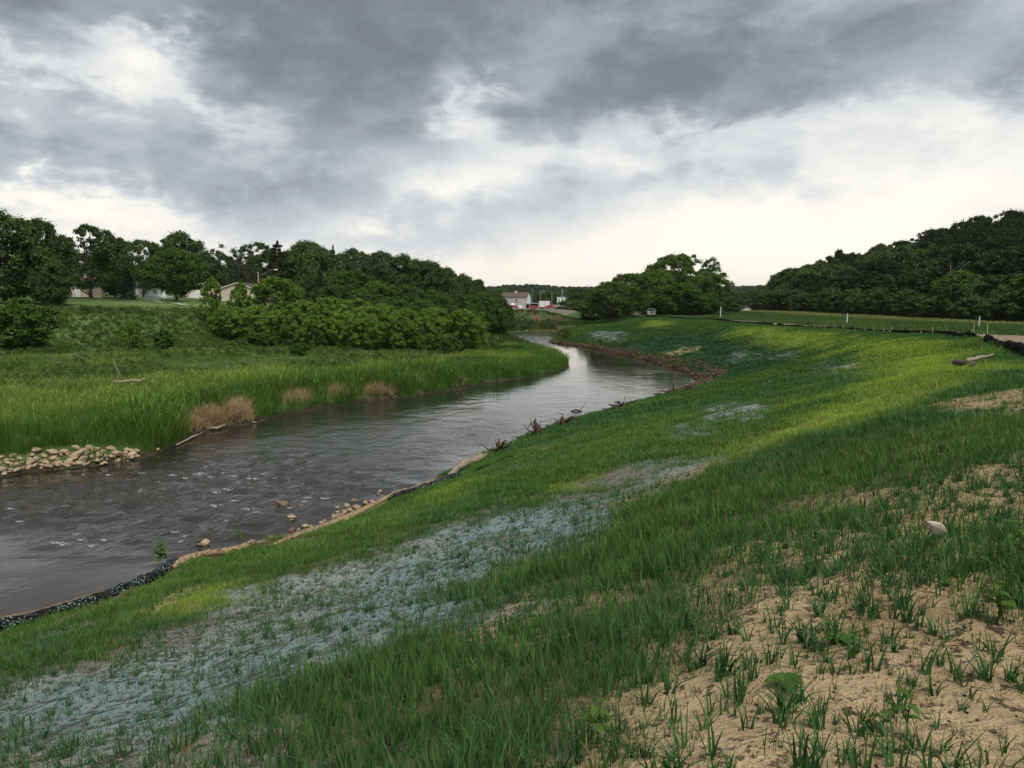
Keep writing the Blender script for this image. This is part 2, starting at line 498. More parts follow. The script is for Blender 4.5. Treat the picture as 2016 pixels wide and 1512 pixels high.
M['roof_metal'] = simple('roof_metal', (.55, .62, .67), .4, .08, 2)
M['trim'] = simple('trim', (.7, .7, .69), .5, .06, 2)
M['chimney'] = simple('chimney', (.34, .29, .23), .85, .15, 6)
M['dark'] = simple('dark', (.012, .012, .014), .8, .1, 2)
M['glass'] = simple('glass', (.02, .024, .03), .1, .1, 2, spec=.6)
M['tyre'] = simple('tyre', (.02, .02, .02), .9, .1, 5)
M['car_white'] = simple('car_white', (.66, .68, .72), .3, .05, 1, spec=.5)
M['car_red'] = simple('car_red', (.36, .045, .03), .35, .08, 1, spec=.5)
M['car_blue'] = simple('car_blue', (.14, .19, .27), .35, .08, 1, spec=.5)
M['chrome'] = simple('chrome', (.55, .56, .58), .25, .05, 2, metal=.8)
M['lamp_glass'] = simple('lamp_glass', (.75, .78, .8), .15, .05, 2, spec=.6)
M['galv'] = simple('galv', (.30, .31, .31), .5, .12, 4, metal=.3)
M['pole_wood'] = simple('pole_wood', (.30, .27, .23), .85, .15, 3)
M['orange'] = simple('orange', (.5, .24, .12), .7, .1, 3)
M['foam'] = simple('foam', (.36, .38, .40), .6, .3, 8)
M['straw'] = None

GREEN = {
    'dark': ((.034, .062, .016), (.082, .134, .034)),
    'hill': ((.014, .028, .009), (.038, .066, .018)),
    'mid': ((.046, .092, .016), (.105, .180, .034)),
    'willow': ((.090, .160, .022), (.190, .290, .048)),
    'fresh': ((.085, .165, .024), (.16, .26, .045)),
    'pale': ((.048, .080, .032), (.100, .145, .058)),
    'spruce': ((.012, .026, .017), (.026, .046, .030)),
    'pine': ((.024, .036, .018), (.050, .066, .028)),
    'weed': ((.055, .115, .022), (.12, .21, .045)),
}
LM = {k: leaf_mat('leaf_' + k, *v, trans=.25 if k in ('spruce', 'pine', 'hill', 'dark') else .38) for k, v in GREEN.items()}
BLADE = blade_mat('blade'); SEED = blade_mat('seed_head', .3, (1.75, 1.45, 1.5))
STRAWB = blade_mat('dry_blade', .15)


def sock_mat(name, base, fleck, lo, hi, sc_=28):
    m, b = mat_new(name)
    tc = b.node('ShaderNodeTexCoord')
    n = b.noise(tc.outputs['Object'], sc_, 3, .5); big = b.noise(tc.outputs['Object'], 1.2, 3, .5)
    f = b.mul(b.sstep(n, lo, hi), b.sstep(big, .3, .6))
    c = b.mix(f, base, fleck)
    p = b.node('ShaderNodeBsdfPrincipled'); b.t.links.new(c, p.inputs['Base Color']); p.inputs['Roughness'].default_value = .9
    p.inputs['Specular IOR Level'].default_value = .04
    bp = b.node('ShaderNodeBump'); bp.inputs['Strength'].default_value = .6; bp.inputs['Distance'].default_value = .03
    b.t.links.new(n, bp.inputs['Height']); b.t.links.new(bp.outputs[0], p.inputs['Normal'])
    out(b, p.outputs[0]); return m


M['sock_black'] = sock_mat('sock_black', (.012, .012, .013), (.28, .36, .36), .56, .62)
M['sock_plain'] = sock_mat('sock_plain', (.004, .004, .0045), (.012, .011, .010), .5, .7, 14)
M['sock_tan'] = sock_mat('sock_tan', (.36, .265, .155), (.10, .07, .045), .47, .60, 13)

# ------------------------------------------------------------------ patches on the seeded bank (outlined in the photo, laid on the terrain)
def patch(pts): return on_ground(pts)


HYDRO = [(patch(p), w) for p, w in [
    ([(-60, 1380), (0, 1352), (130, 1325), (250, 1255), (370, 1208), (470, 1164), (600, 1132), (760, 1086), (900, 1042), (1000, 1004), (1130, 985), (1240, 980),
      (1205, 1012), (1100, 1082), (1000, 1150), (900, 1235), (720, 1310), (600, 1375), (480, 1445), (400, 1560), (330, 1900), (-500, 1900)], 1.0),
    ([(1150, 990), (1190, 925), (1290, 902), (1410, 906), (1330, 950), (1240, 985)], .75),
    ([(1370, 802), (1450, 785), (1515, 795), (1500, 825), (1395, 832)], .8),
    ([(1570, 738), (1640, 702), (1690, 706), (1640, 747)], .75),
    ([(1150, 668), (1170, 652), (1240, 655), (1235, 675)], .7),
    ([(1320, 838), (1410, 832), (1400, 872), (1310, 868)], .55),
    ([(1430, 715), (1450, 690), (1570, 690), (1560, 712)], .6),
    ([(950, 925), (1060, 895), (1080, 905), (990, 945)], .4),
    ([(1060, 985), (1200, 955), (1330, 950), (1240, 990), (1080, 1010)], .7),
    ([(10, 1300), (60, 1258), (180, 1240), (150, 1280)], .7)]]
YELLOW = [(patch(p), w) for p, w in [
    ([(1490, 892), (1600, 850), (1690, 815), (1830, 765), (1960, 715), (1900, 685), (1800, 690), (1730, 730), (1640, 790), (1560, 840)], 1.0),
    ([(1430, 662), (1460, 643), (1650, 655), (1640, 680), (1500, 674)], .9),
    ([(1640, 695), (1680, 662), (1850, 670), (1800, 692), (1700, 702)], .9),
    ([(1700, 700), (1760, 676), (1960, 690), (1930, 720), (1780, 745)], .8),
    ([(300, 1208), (360, 1172), (460, 1145), (480, 1165), (380, 1212)], 1.0),
    ([(1262, 645), (1280, 631), (1330, 634), (1310, 648)], .9),
    ([(1120, 960), (1180, 935), (1210, 940), (1150, 970)], .6),
    ([(820, 985), (900, 955), (960, 950), (900, 985)], .6)]]
TEAL = [(patch(p), w) for p, w in [
    ([(1190, 690), (1280, 663), (1420, 657), (1570, 682), (1570, 718), (1450, 748), (1400, 735), (1300, 705)], 1.0),
    ([(1420, 655), (1300, 640), (1210, 640), (1150, 662), (1250, 672), (1400, 668)], .6),
    ([(1560, 880), (1700, 830), (1900, 800), (1990, 860), (1800, 950), (1500, 960)], .2)]]
BARE = [(patch(p), w) for p, w in [
    ([(1060, 1900), (1110, 1560), (1180, 1440), (1290, 1325), (1400, 1210), (1500, 1150), (1620, 1110), (1800, 1120), (2040, 1130), (2200, 1530), (2500, 1900)], 1.0),
    ([(1850, 795), (2030, 765), (2030, 828), (1890, 815)], .8),
    ([(262, 1200), (330, 1168), (405, 1150), (400, 1168), (300, 1214)], .95),
    ([(925, 1265), (955, 1218), (1040, 1178), (1065, 1200), (985, 1258)], .85),
    ([(1170, 1005), (1300, 940), (1405, 908), (1425, 915), (1310, 965), (1240, 1000)], .6),
    ([(-300, 1900), (-40, 1468), (200, 1440), (450, 1440), (440, 1530), (350, 1900)], .5),
    ([(1560, 1030), (1700, 1000), (1760, 1020), (1640, 1050)], .6),
    ([(1380, 1200), (1450, 1080), (1600, 1020), (1800, 960), (2040, 900), (2040, 1160), (1700, 1140), (1500, 1170)], .72),
    ([(900, 1300), (1050, 1170), (1200, 1130), (1330, 1130), (1250, 1220), (1000, 1300)], .35),
    ([(1300, 700), (1345, 684), (1400, 680), (1340, 702)], .5),
    ([(1640, 725), (1690, 712), (1700, 718), (1660, 728)], .7),
    ([(1000, 905), (1030, 885), (1150, 850), (1160, 858), (1050, 900)], .5)]]


def soft(polys, x, y, w, jag, seed):
    r = np.zeros(x.shape)
    n = (fbm(x * jag, y * jag, seed, 4, .6) - .5)
    for P, a in polys:
        lo = P.min(0) - 4; hi = P.max(0) + 4
        m = (x > lo[0]) & (x < hi[0]) & (y > lo[1]) & (y < hi[1])
        if not m.any(): continue
        xx, yy = x[m], y[m]
        d, _, _ = pdist(np.vstack([P, P[:1]]), xx, yy)
        sz = w * min(1.0, .15 * float(np.ptp(P, 0).min()) + .15)
        sd = np.where(inpoly(P, xx, yy), d, -d) + n[m] * sz * 3.2
        r[m] = np.maximum(r[m], a * sst(sd, -sz, sz))
    return r


def fields(x, y):
    """what grows where: returns dict of masks and distances"""
    q = {}
    q['dR'], _, _ = pdist(RB, x, y); q['dL'], _, _ = pdist(LB, x, y); q['dF'], _, _ = pdist(FB, x, y)
    dC, sC, _ = pdist(CR, x, y, CZ); q['sC'] = dC * sC
    dS, sS, _ = pdist(SCARP, x, y); q['sg'] = -dS * sS
    q['ins'] = inpoly(RIV, x, y)
    BND = RB[-3:] + [(14, 215), (20, 260), (34, 400), (60, 1000), (120, 3000)]
    dB, sB, _ = pdist(BND, x, y)
    q['right'] = np.where(y > 184, dB * sB > 0, x > np.interp(y, [p[1] for p in RIGHT_Y], [p[0] for p in RIGHT_Y]))
    q['hydro'] = soft(HYDRO, x, y, .8, .9, 41)
    q['yellow'] = soft(YELLOW, x, y, 1.6, .4, 43)
    q['bare'] = soft(BARE, x, y, .7, .9, 47); q['teal'] = soft(TEAL, x, y, 1.8, .4, 45)
    q['n1'] = fbm(x * .5, y * .5, 51, 4); q['n2'] = fbm(x * .12, y * .12, 53, 3); q['n3'] = fbm(x * 2.2, y * 2.2, 57, 3)
    return q


def lerp(a, b, t): return a + (np.asarray(b)[None, :] - a) * t[:, None]


def ground_colour(x, y, q):
    n = len(x); c = np.tile(np.array([[.075, .068, .040]]), (n, 1))
    r = q['right']; slope = r & (q['sC'] <= .2)
    # right bank soil under the young grass: half green so that the far slope reads as turf
    dist = np.hypot(x, y)
    g = np.tile(np.array([[.050, .098, .026]]), (n, 1)); g = lerp(g, (.046, .095, .034), sst(q['n2'], .45, .6)); g = lerp(g, (.032, .075, .036), q['teal'] * .85); g = lerp(g, (.17, .24, .045), q['yellow'])
    soil = np.tile(np.array([[.30, .22, .13]]), (n, 1)); soil = lerp(soil, (.15, .11, .07), sst(q['n3'], .45, .75))
    cov = sst(dist, 6, 26)
    rc = soil + (g - soil) * (.25 + .72 * cov)[:, None]
    tan = np.tile(np.array([[.58, .435, .255]]), (n, 1)); tan = lerp(tan, (.46, .335, .19), sst(q['n1'], .4, .7))
    rc = rc + (tan - rc) * q['bare'][:, None]
    hyd = np.tile(np.array([[.345, .375, .355]]), (n, 1)); hyd = lerp(hyd, (.255, .355, .355), sst(fbm(x * .3, y * .5, 61, 3), .42, .62)); hyd = lerp(hyd, (.22, .185, .17), sst(q['n1'], .52, .72) * .75)
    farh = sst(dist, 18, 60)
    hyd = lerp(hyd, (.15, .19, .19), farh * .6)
    hm = q['hydro'] * (1 - .6 * q['bare'])
    rc = rc + (hyd - rc) * hm[:, None]
    mud = np.array([[.10, .072, .048]])
    k = (1 - sst(q['dR'], .3, 1.3)) * r
    rc = rc + (mud - rc) * k[:, None]
    sand = np.array([[.42, .31, .19]])
    k = sst(q['dR'], .15, .5) * (1 - sst(q['dR'], .7, 1.6)) * (y < 40) * sst(q['n1'], .35, .55)
    rc = rc + (sand - rc) * k[:, None]
    # access track and field
    tr = sst(q['sC'], .1, .6) * (1 - sst(q['sC'] + (q['n1'] - .5) * 2.5, 3.4, 4.6))
    fld = np.tile(np.array([[.052, .095, .030]]), (n, 1)); fld = lerp(fld, (.075, .12, .035), sst(q['n2'], .4, .65)); fld = lerp(fld, (.17, .20, .075), sst(x + (q['n1'] - .5) * 8, 66, 78) * (q['sC'] > 3))
    fm = (q['sC'] > .1)
    rc = np.where(fm[:, None], fld, rc)
    trk = np.tile(np.array([[.33, .255, .18]]), (n, 1)); trk = lerp(trk, (.23, .19, .14), sst(q['n3'], .4, .7))
    rc = rc + (trk - rc) * (tr * fm)[:, None]
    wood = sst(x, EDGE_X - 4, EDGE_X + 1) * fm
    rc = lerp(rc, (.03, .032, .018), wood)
    # left bank
    lc = np.tile(np.array([[.065, .105, .030]]), (n, 1)); lc = lerp(lc, (.105, .155, .046), sst(q['n1'], .4, .65))
    lawn = sst(q['sg'] + (q['n1'] - .5) * 3, 13, 16)
    lw = np.tile(np.array([[.105, .15, .045]]), (n, 1)); lw = lerp(lw, (.17, .20, .075), sst(q['n2'], .4, .6)); lw = lerp(lw, (.07, .105, .032), sst(q['sg'], 34, 46))
    lc = lc + (lw - lc) * lawn[:, None]
    lmud = np.array([[.036, .029, .021]])
    dW = np.minimum(q['dL'], q['dF'])
    k = 1 - sst(dW + (q['n3'] - .5) * .6, .15, .6)
    lc = lc + (lmud - lc) * k[:, None]
    # far cut bank
    fc = np.tile(np.array([[.06, .09, .03]]), (n, 1))
    cut = sst(q['dF'] + (q['n3'] - .5) * 3, 6.2, 8.6) * (1 - sst(q['dF'], 9.8, 10.4)) * sst(fbm(x * .9, y * .2, 63, 3), .40, .62)
    fc = lerp(fc, (.15, .095, .06), cut)
    fc = lerp(fc, (.15, .18, .065), sst(q['dF'], 10.4, 11.5) * (1 - sst(q['dF'], 26, 40)))
    fc = lerp(fc, (.20, .185, .165), sst(q['dF'], 30, 36) * (1 - sst(q['dF'], 200, 300)) * .8)
    wF = np.where(y > 183, sst(x, -26, -12), 0.0)
    lc = lc + (fc - lc) * wF[:, None]
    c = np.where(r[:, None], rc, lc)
    far = sst(dist, 600, 900)
    c = lerp(c, (.045, .07, .03), far)
    bed = np.array([[.11, .085, .055]])
    c = np.where(q['ins'][:, None], bed, c)
    return c


def axis(lo_core, hi_core, d0, growth, cap, cap_lo, cap_hi, lo, hi):
    a = list(np.arange(lo_core, hi_core, d0))
    d = d0; x = a[-1]
    while x < hi:
        d = min(d * growth, cap) if x < cap_hi else d * 1.16
        x += d; a.append(x)
    d = d0; x = a[0]; p = []
    while x > lo:
        d = min(d * growth, cap) if x > cap_lo else d * 1.16
        x -= d; p.append(x)
    return np.array(p[::-1] + a)


def ground_mat():
    m, b = mat_new('ground')
    a = b.node('ShaderNodeAttribute'); a.attribute_name = 'gc'
    hy = b.node('ShaderNodeAttribute'); hy.attribute_name = 'hydro'
    br = b.node('ShaderNodeAttribute'); br.attribute_name = 'bare'
    g = b.node('ShaderNodeNewGeometry'); P = g.outputs['Position']
    n1 = b.noise(P, 2.3, 6, .62); n2 = b.noise(P, 17, 5, .62); n3 = b.noise(P, 60, 3, .6)
    k = b.add(.55, b.add(b.mul(n1, .42), b.mul(n2, .48)))
    c = b.mix(1.0, a.outputs['Color'], b.comb(k, k, k), 'MULTIPLY')
    # dark organic crumbs between the mulch fibres and on the bare soil
    n4 = b.noise(P, 9.5, 6, .72)
    speck = b.mul(b.sstep(b.add(b.mul(n4, .7), b.mul(n1, .3)), .49, .56), hy.outputs['Fac'])
    c = b.mix(b.mul(speck, .80), c, (.060, .054, .048))
    pale = b.mul(b.sstep(n3, .58, .70), hy.outputs['Fac'])
    c = b.mix(b.mul(pale, .25), c, (.42, .46, .44))
    crumb = b.mul(b.mul(b.sstep(b.noise(P, 22, 4, .6), .51, .56), b.sstep(b.add(b.mul(n4, .6), b.mul(n1, .4)), .475, .535)), br.outputs['Fac'])
    c = b.mix(b.mul(crumb, .85), c, (.045, .034, .026))
    p = b.node('ShaderNodeBsdfPrincipled'); b.t.links.new(c, p.inputs['Base Color']); p.inputs['Roughness'].default_value = .95
    p.inputs['Specular IOR Level'].default_value = .1
    hgt = b.add(b.mul(n1, .6), b.add(b.mul(n4, .7), b.add(b.mul(n2, .5), b.mul(n3, .12))))
    bp = b.node('ShaderNodeBump'); bp.inputs['Strength'].default_value = 1.0; bp.inputs['Distance'].default_value = .10
    b.t.links.new(hgt, bp.inputs['Height']); b.t.links.new(bp.outputs[0], p.inputs['Normal'])
    out(b, p.outputs[0]); return m


def build_ground():
    xs = axis(-7.5, 6.5, .075, 1.035, .62, -60, 45, -3000, 3000)
    ys = axis(2.0, 11.0, .075, 1.03, .62, -12, 205, -60, 3000)
    X, Y = np.meshgrid(xs, ys); sh = X.shape
    x = X.ravel(); y = Y.ravel()
    z = H(x, y)
    q = fields(x, y)
    c = ground_colour(x, y, q)
    nx = len(xs); ny = len(ys)
    i = np.arange(nx * ny).reshape(ny, nx)
    f = np.stack([i[:-1, :-1], i[:-1, 1:], i[1:, 1:], i[1:, :-1]], -1).reshape(-1, 4)
    me = mesh_np('ground', np.stack([x, y, z], -1), [f], [ground_mat()], smooth=True)
    at = me.attributes.new('gc', 'FLOAT_COLOR', 'POINT'); at.data.foreach_set('color', np.concatenate([c, np.ones((len(c), 1))], 1).astype(np.float32).ravel())
    hy = q['hydro'] * q['right']; ba = np.clip(q['bare'] * q['right'] + .35 * (q['right'] & (np.hypot(x, y) < 40)), 0, 1)
    at = me.attributes.new('hydro', 'FLOAT', 'POINT'); at.data.foreach_set('value', hy.astype(np.float32))
    at = me.attributes.new('bare', 'FLOAT', 'POINT'); at.data.foreach_set('value', ba.astype(np.float32))
    o = obj('ground', me); tag(o, kind='structure')
    return len(x)


NG = build_ground()


# ------------------------------------------------------------------ river
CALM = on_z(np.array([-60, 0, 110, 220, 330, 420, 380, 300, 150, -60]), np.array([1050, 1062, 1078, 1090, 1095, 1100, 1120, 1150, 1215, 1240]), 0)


def water_mat():
    m, b = mat_new('river_water')
    g = b.node('ShaderNodeNewGeometry'); P = g.outputs['Position']
    a = b.node('ShaderNodeAttribute'); a.attribute_name = 'rough'
    mp = b.node('ShaderNodeMapping'); mp.inputs['Rotation'].default_value = (0, 0, R_(28)); mp.inputs['Scale'].default_value = (1.0, .62, 1.0)
    b.t.links.new(P, mp.inputs['Vector']); V = mp.outputs[0]
    n1 = b.noise(V, 1.1, 3, .5, .4); n2 = b.noise(V, 4.2, 4, .55, .5); n3 = b.noise(V, 15, 3, .5, .3)
    patch_ = b.noise(V, .16, 3, .5)
    amp = b.mul(a.outputs['Fac'], b.add(.55, b.mul(b.sstep(patch_, .38, .62), .75)))
    h = b.mul(b.add(b.mul(n1, .55), b.add(b.mul(n2, .34), b.mul(n3, .07))), amp)
    bp = b.node('ShaderNodeBump'); bp.inputs['Strength'].default_value = 1.0; bp.inputs['Distance'].default_value = .21
    b.t.links.new(h, bp.inputs['Height'])
    p = b.node('ShaderNodeBsdfPrincipled')
    c = b.mix(b.sstep(patch_, .35, .65), (.020, .019, .015), (.032, .028, .022))
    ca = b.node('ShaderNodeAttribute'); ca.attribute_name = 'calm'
    c = b.mix(ca.outputs['Fac'], c, (.060, .052, .044))          # lighter, browner base colour over the calm patch
    b.t.links.new(c, p.inputs['Base Color']); p.inputs['Roughness'].default_value = .06; p.inputs['IOR'].default_value = 1.33
    b.t.links.new(bp.outputs[0], p.inputs['Normal'])
    out(b, p.outputs[0]); return m


def build_river():
    xs = np.concatenate([np.arange(-62, -30, 1.0), np.arange(-30, 20, .22), np.arange(20, 24, 1)])
    ys = np.concatenate([np.arange(-40, 10, 1.0), np.arange(10, 60, .22), np.arange(60, 110, .4), np.arange(110, 200, .9)])
    X, Y = np.meshgrid(xs, ys); x = X.ravel(); y = Y.ravel()
    dW = np.minimum(np.minimum(pdist(RB, x, y)[0], pdist(LB, x, y)[0]), pdist(FB, x, y)[0])
    ins = inpoly(RIV, x, y)
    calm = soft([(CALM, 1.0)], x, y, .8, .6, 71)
    rap = soft([(on_z(np.array([0, 330, 560, 760, 640, 420, 250, 60, -80]), np.array([985, 905, 905, 960, 1020, 1060, 1062, 1040, 1040]), 0), 1.0)], x, y, 1.5, .4, 73)
    amp = .085 + .9 * rap + .36 * sst(-y, -58, -32) - .07 * sst(y, 70, 110) + .45 * sst(y, 125, 150)
    amp = amp * (1 - .88 * calm) * (.3 + .7 * sst(dW, 0, 1.5))
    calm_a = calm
    z = ((fbm(x * 1.3 + y * .4, y * 1.5 - x * .3, 81, 4, .6) - .5) * .20 * amp)
    z += .03 * rap * np.sin((x * .5 + y * .86) * 4.2 + 5 * fbm(x * .4, y * .4, 83, 2))
    # little standing edge where the fast water drops into the calm pool
    nx, ny = len(xs), len(ys); i = np.arange(nx * ny).reshape(ny, nx)
    f = np.stack([i[:-1, :-1], i[:-1, 1:], i[1:, 1:], i[1:, :-1]], -1).reshape(-1, 4)
    near = ins | (dW < 2.5)
    f = f[near[f].any(1)]
    us = np.unique(f); mp = np.full(len(x), -1); mp[us] = np.arange(len(us)); f = mp[f]
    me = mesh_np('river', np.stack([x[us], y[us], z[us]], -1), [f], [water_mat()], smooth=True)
    at = me.attributes.new('rough', 'FLOAT', 'POINT'); at.data.foreach_set('value', (np.clip(amp, 0, 1.3))[us].astype(np.float32))
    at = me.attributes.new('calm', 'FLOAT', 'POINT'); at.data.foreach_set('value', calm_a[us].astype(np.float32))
    tag(obj('river', me), kind='structure')


build_river()


def build_foam():
    """white flecks where the riffle breaks"""
    V = []; Fq = []
    spots = [(388, 932, 9), (395, 930, 5), (340, 934, 6), (365, 940, 5), (415, 938, 5), (440, 930, 4), (330, 926, 5), (280, 930, 6), (215, 933, 5), (167, 933, 4), (460, 936, 6),
             (495, 941, 9), (520, 932, 5), (425, 968, 7), (448, 962, 8), (460, 984, 6), (425, 993, 9), (388, 1001, 5), (487, 1000, 9), (505, 1006, 5), (463, 975, 5),
             (605, 978, 6), (600, 985, 4), (640, 979, 7), (645, 973, 4), (345, 1045, 6), (362, 1053, 5), (355, 1064, 4), (112, 1066, 9), (125, 1069, 7), (160, 1060, 6), (205, 1061, 6), (180, 1072, 6),
             (445, 1023, 3), (275, 966, 3), (540, 940, 4), (470, 948, 4), (550, 985, 5), (570, 998, 4), (310, 947, 5), (480, 920, 3), (438, 913, 3), (405, 918, 3), (150, 1050, 5), (60, 1010, 6), (20, 1000, 6), (40, 1025, 6)]
    r = np.random.RandomState(3)
    for px, py, s in spots:
        c = on_z(px, py, .05); sc_ = s * np.hypot(*c) / F
        for j in range(22):
            u = r.uniform(-1, 1); off = np.array([u * sc_ * 1.5, r.normal(0, .22) * sc_ + (u * u - .4) * sc_ * .8])
            w = sc_ * r.uniform(.03, .13) * (1.2 - abs(u)); n = 7; o = len(V)
            p = c + off; zz = .045 + r.uniform(-.02, .02)
            V.append((p[0], p[1], zz + w * .3))
            ang = r.uniform(0, 6.28)
            for k in range(n):
                q = ang + k * 2 * math.pi / n; rr = w * r.uniform(.4, 1.5)
                V.append((p[0] + math.cos(q) * rr * 2.2, p[1] + math.sin(q) * rr * .9, zz - .03))
            for k in range(n): Fq.append((o, o + 1 + k, o + 1 + (k + 1) % n))
    me = mesh_np('foam', np.array(V), [np.array(Fq)], [M['foam']], smooth=True)
    tag(obj('foam', me), 'white flecks of foam on the riffle', 'foam', kind='stuff')


build_foam()


# ------------------------------------------------------------------ grass
def tuft_mesh(seed, n, h, spread, width, lean, seed_head=0.0, seg=3, dry=False, broad=1.0):
    r = np.random.RandomState(seed); V = []; T = []; Q = []; fm_t = []; fm_q = []
    for i in range(n):
        a = r.uniform(0, 6.283); rr = spread * math.sqrt(r.uniform()); bx, by = rr * math.cos(a), rr * math.sin(a)
        da = a + r.normal(0, .8); hh = h * r.uniform(.55, 1.15); ln = lean * r.uniform(.2, 1.4); w = width * r.uniform(.7, 1.3)
        fa = da + math.pi / 2 + r.normal(0, .7); wx, wy = math.cos(fa), math.sin(fa)
        o = len(V); droop = r.uniform(.05, .62) * ln
        for k in range(seg):
            s = k / seg; x = bx + math.cos(da) * hh * ln * s * s; y = by + math.sin(da) * hh * ln * s * s
            z = hh * (s - droop * s * s) - .02
            ww = w * (1 - .75 * s) * (.75 if k == 0 else 1)
            V += [(x - wx * ww, y - wy * ww, z), (x + wx * ww, y + wy * ww, z)]
        V.append((bx + math.cos(da) * hh * ln, by + math.sin(da) * hh * ln, hh * (1 - droop)))
        for k in range(seg - 1):
            Q.append((o + 2 * k, o + 2 * k + 1, o + 2 * k + 3, o + 2 * k + 2)); fm_q.append(0)
        T.append((o + 2 * seg - 2, o + 2 * seg - 1, o + 2 * seg)); fm_t.append(0)
        if r.uniform() < seed_head:
            tx, ty, tz = V[-1]; o = len(V); L = h * r.uniform(.12, .2); w2 = width * 1.5
            ex = math.cos(da) * L * .5; ey = math.sin(da) * L * .5
            V += [(tx - ex * .6, ty - ey * .6, tz - L * .7), (tx - wx * w2, ty - wy * w2, tz + L * .1), (tx + ex, ty + ey, tz + L), (tx + wx * w2, ty + wy * w2, tz + L * .1)]
            Q.append((o, o + 1, o + 2, o + 3)); fm_q.append(1)
    me = mesh_np('tuft', np.array(V), [np.array(Q), np.array(T)], [STRAWB if dry else BLADE, SEED], fm_q + fm_t)
    return me


def src(me):
    o = bpy.data.objects.new('tuft_source', me)      # never linked to the scene: only read by the scatter
    return o


def scatter(name, sources, P, rotz, scl, idx, colr, label, cat, tilt=None):
    n = len(P)
    me = bpy.data.meshes.new(name); me.vertices.add(n); me.vertices.foreach_set('co', np.asarray(P, np.float32).ravel())
    def att(nm, ty, key, arr): at = me.attributes.new(nm, ty, 'POINT'); at.data.foreach_set(key, np.ascontiguousarray(arr).ravel())
    rot = np.zeros((n, 3), np.float32); rot[:, 2] = rotz
    if tilt is not None: rot[:, 0:2] = tilt
    s3 = np.asarray(scl, np.float32); s3 = np.repeat(s3[:, None], 3, 1) if s3.ndim == 1 else s3
    att('rot', 'FLOAT_VECTOR', 'vector', rot); att('scl', 'FLOAT_VECTOR', 'vector', s3)
    att('idx', 'INT', 'value', np.asarray(idx, np.int32))
    att('gcol', 'FLOAT_COLOR', 'color', np.concatenate([colr, np.ones((n, 1))], 1).astype(np.float32))
    me.update()
    o = obj(name, me); tag(o, label, cat, kind='stuff')
    t = bpy.data.node_groups.new(name + '_scatter', 'GeometryNodeTree')
    t.interface.new_socket('Geometry', in_out='INPUT', socket_type='NodeSocketGeometry')
    t.interface.new_socket('Geometry', in_out='OUTPUT', socket_type='NodeSocketGeometry')
    gi = t.nodes.new('NodeGroupInput'); go = t.nodes.new('NodeGroupOutput')
    jn = t.nodes.new('GeometryNodeJoinGeometry')
    for s in sources[::-1]:
        oi = t.nodes.new('GeometryNodeObjectInfo'); oi.inputs['Object'].default_value = s; oi.inputs['As Instance'].default_value = True
        t.links.new(oi.outputs['Geometry'], jn.inputs[0])
    ip = t.nodes.new('GeometryNodeInstanceOnPoints'); ip.inputs['Pick Instance'].default_value = True
    t.links.new(gi.outputs[0], ip.inputs['Points']); t.links.new(jn.outputs[0], ip.inputs['Instance'])
    def na(nm, ty):
        x = t.nodes.new('GeometryNodeInputNamedAttribute'); x.data_type = ty; x.inputs['Name'].default_value = nm
        return [s for s in x.outputs if s.enabled and s.name == 'Attribute'][0]
    t.links.new(na('idx', 'INT'), ip.inputs['Instance Index']); t.links.new(na('scl', 'FLOAT_VECTOR'), ip.inputs['Scale'])
    e2r = t.nodes.new('FunctionNodeEulerToRotation'); t.links.new(na('rot', 'FLOAT_VECTOR'), e2r.inputs[0])
    t.links.new(e2r.outputs[0], ip.inputs['Rotation'])
    t.links.new(ip.outputs[0], go.inputs[0])
    md = o.modifiers.new('scatter', 'NODES'); md.node_group = t
    return o


def wedge(n, r0, r1, a0=-40, a1=40, seed=0):
    r = np.random.RandomState(seed)
    d = np.sqrt(r.uniform(r0 * r0, r1 * r1, n)); a = np.radians(r.uniform(a0, a1, n))
    return d * np.sin(a), d * np.cos(a)


def wedge_area(r0, r1, a0=-40, a1=40): return .5 * math.radians(a1 - a0) * (r1 * r1 - r0 * r0)


def turf_colour(x, y, q, r):
    n = len(x)
    c = np.tile(np.array([[.078, .158, .034]]), (n, 1))
    c = lerp(c, (.058, .140, .044), sst(q['n2'], .42, .60))
    c = lerp(c, (.098, .180, .040), sst(fbm(x * .3, y * .3, 91, 3), .5, .72))
    nearc = sst(-np.hypot(x, y), -16, -6); c = lerp(c, (.056, .128, .042), nearc * .75); c = lerp(c, (.040, .112, .048), q['teal'] * .85)
    c = lerp(c, (.27, .35, .055), q['yellow'] * .95)
    c = lerp(c, (.070, .140, .065), q['hydro'] * .45)
    return c * (.8 + .4 * r.uniform(size=(n, 1)))


SOCK_PX = [(-50, 1268), (0, 1243), (60, 1227), (150, 1203), (210, 1184), (270, 1159), (318, 1134), (350, 1112), (410, 1094), (450, 1091), (503, 1072), (560, 1067), (600, 1053), (680, 1024), (760, 986), (840, 962), (905, 937)]
SOCK_XY = on_ground(SOCK_PX)


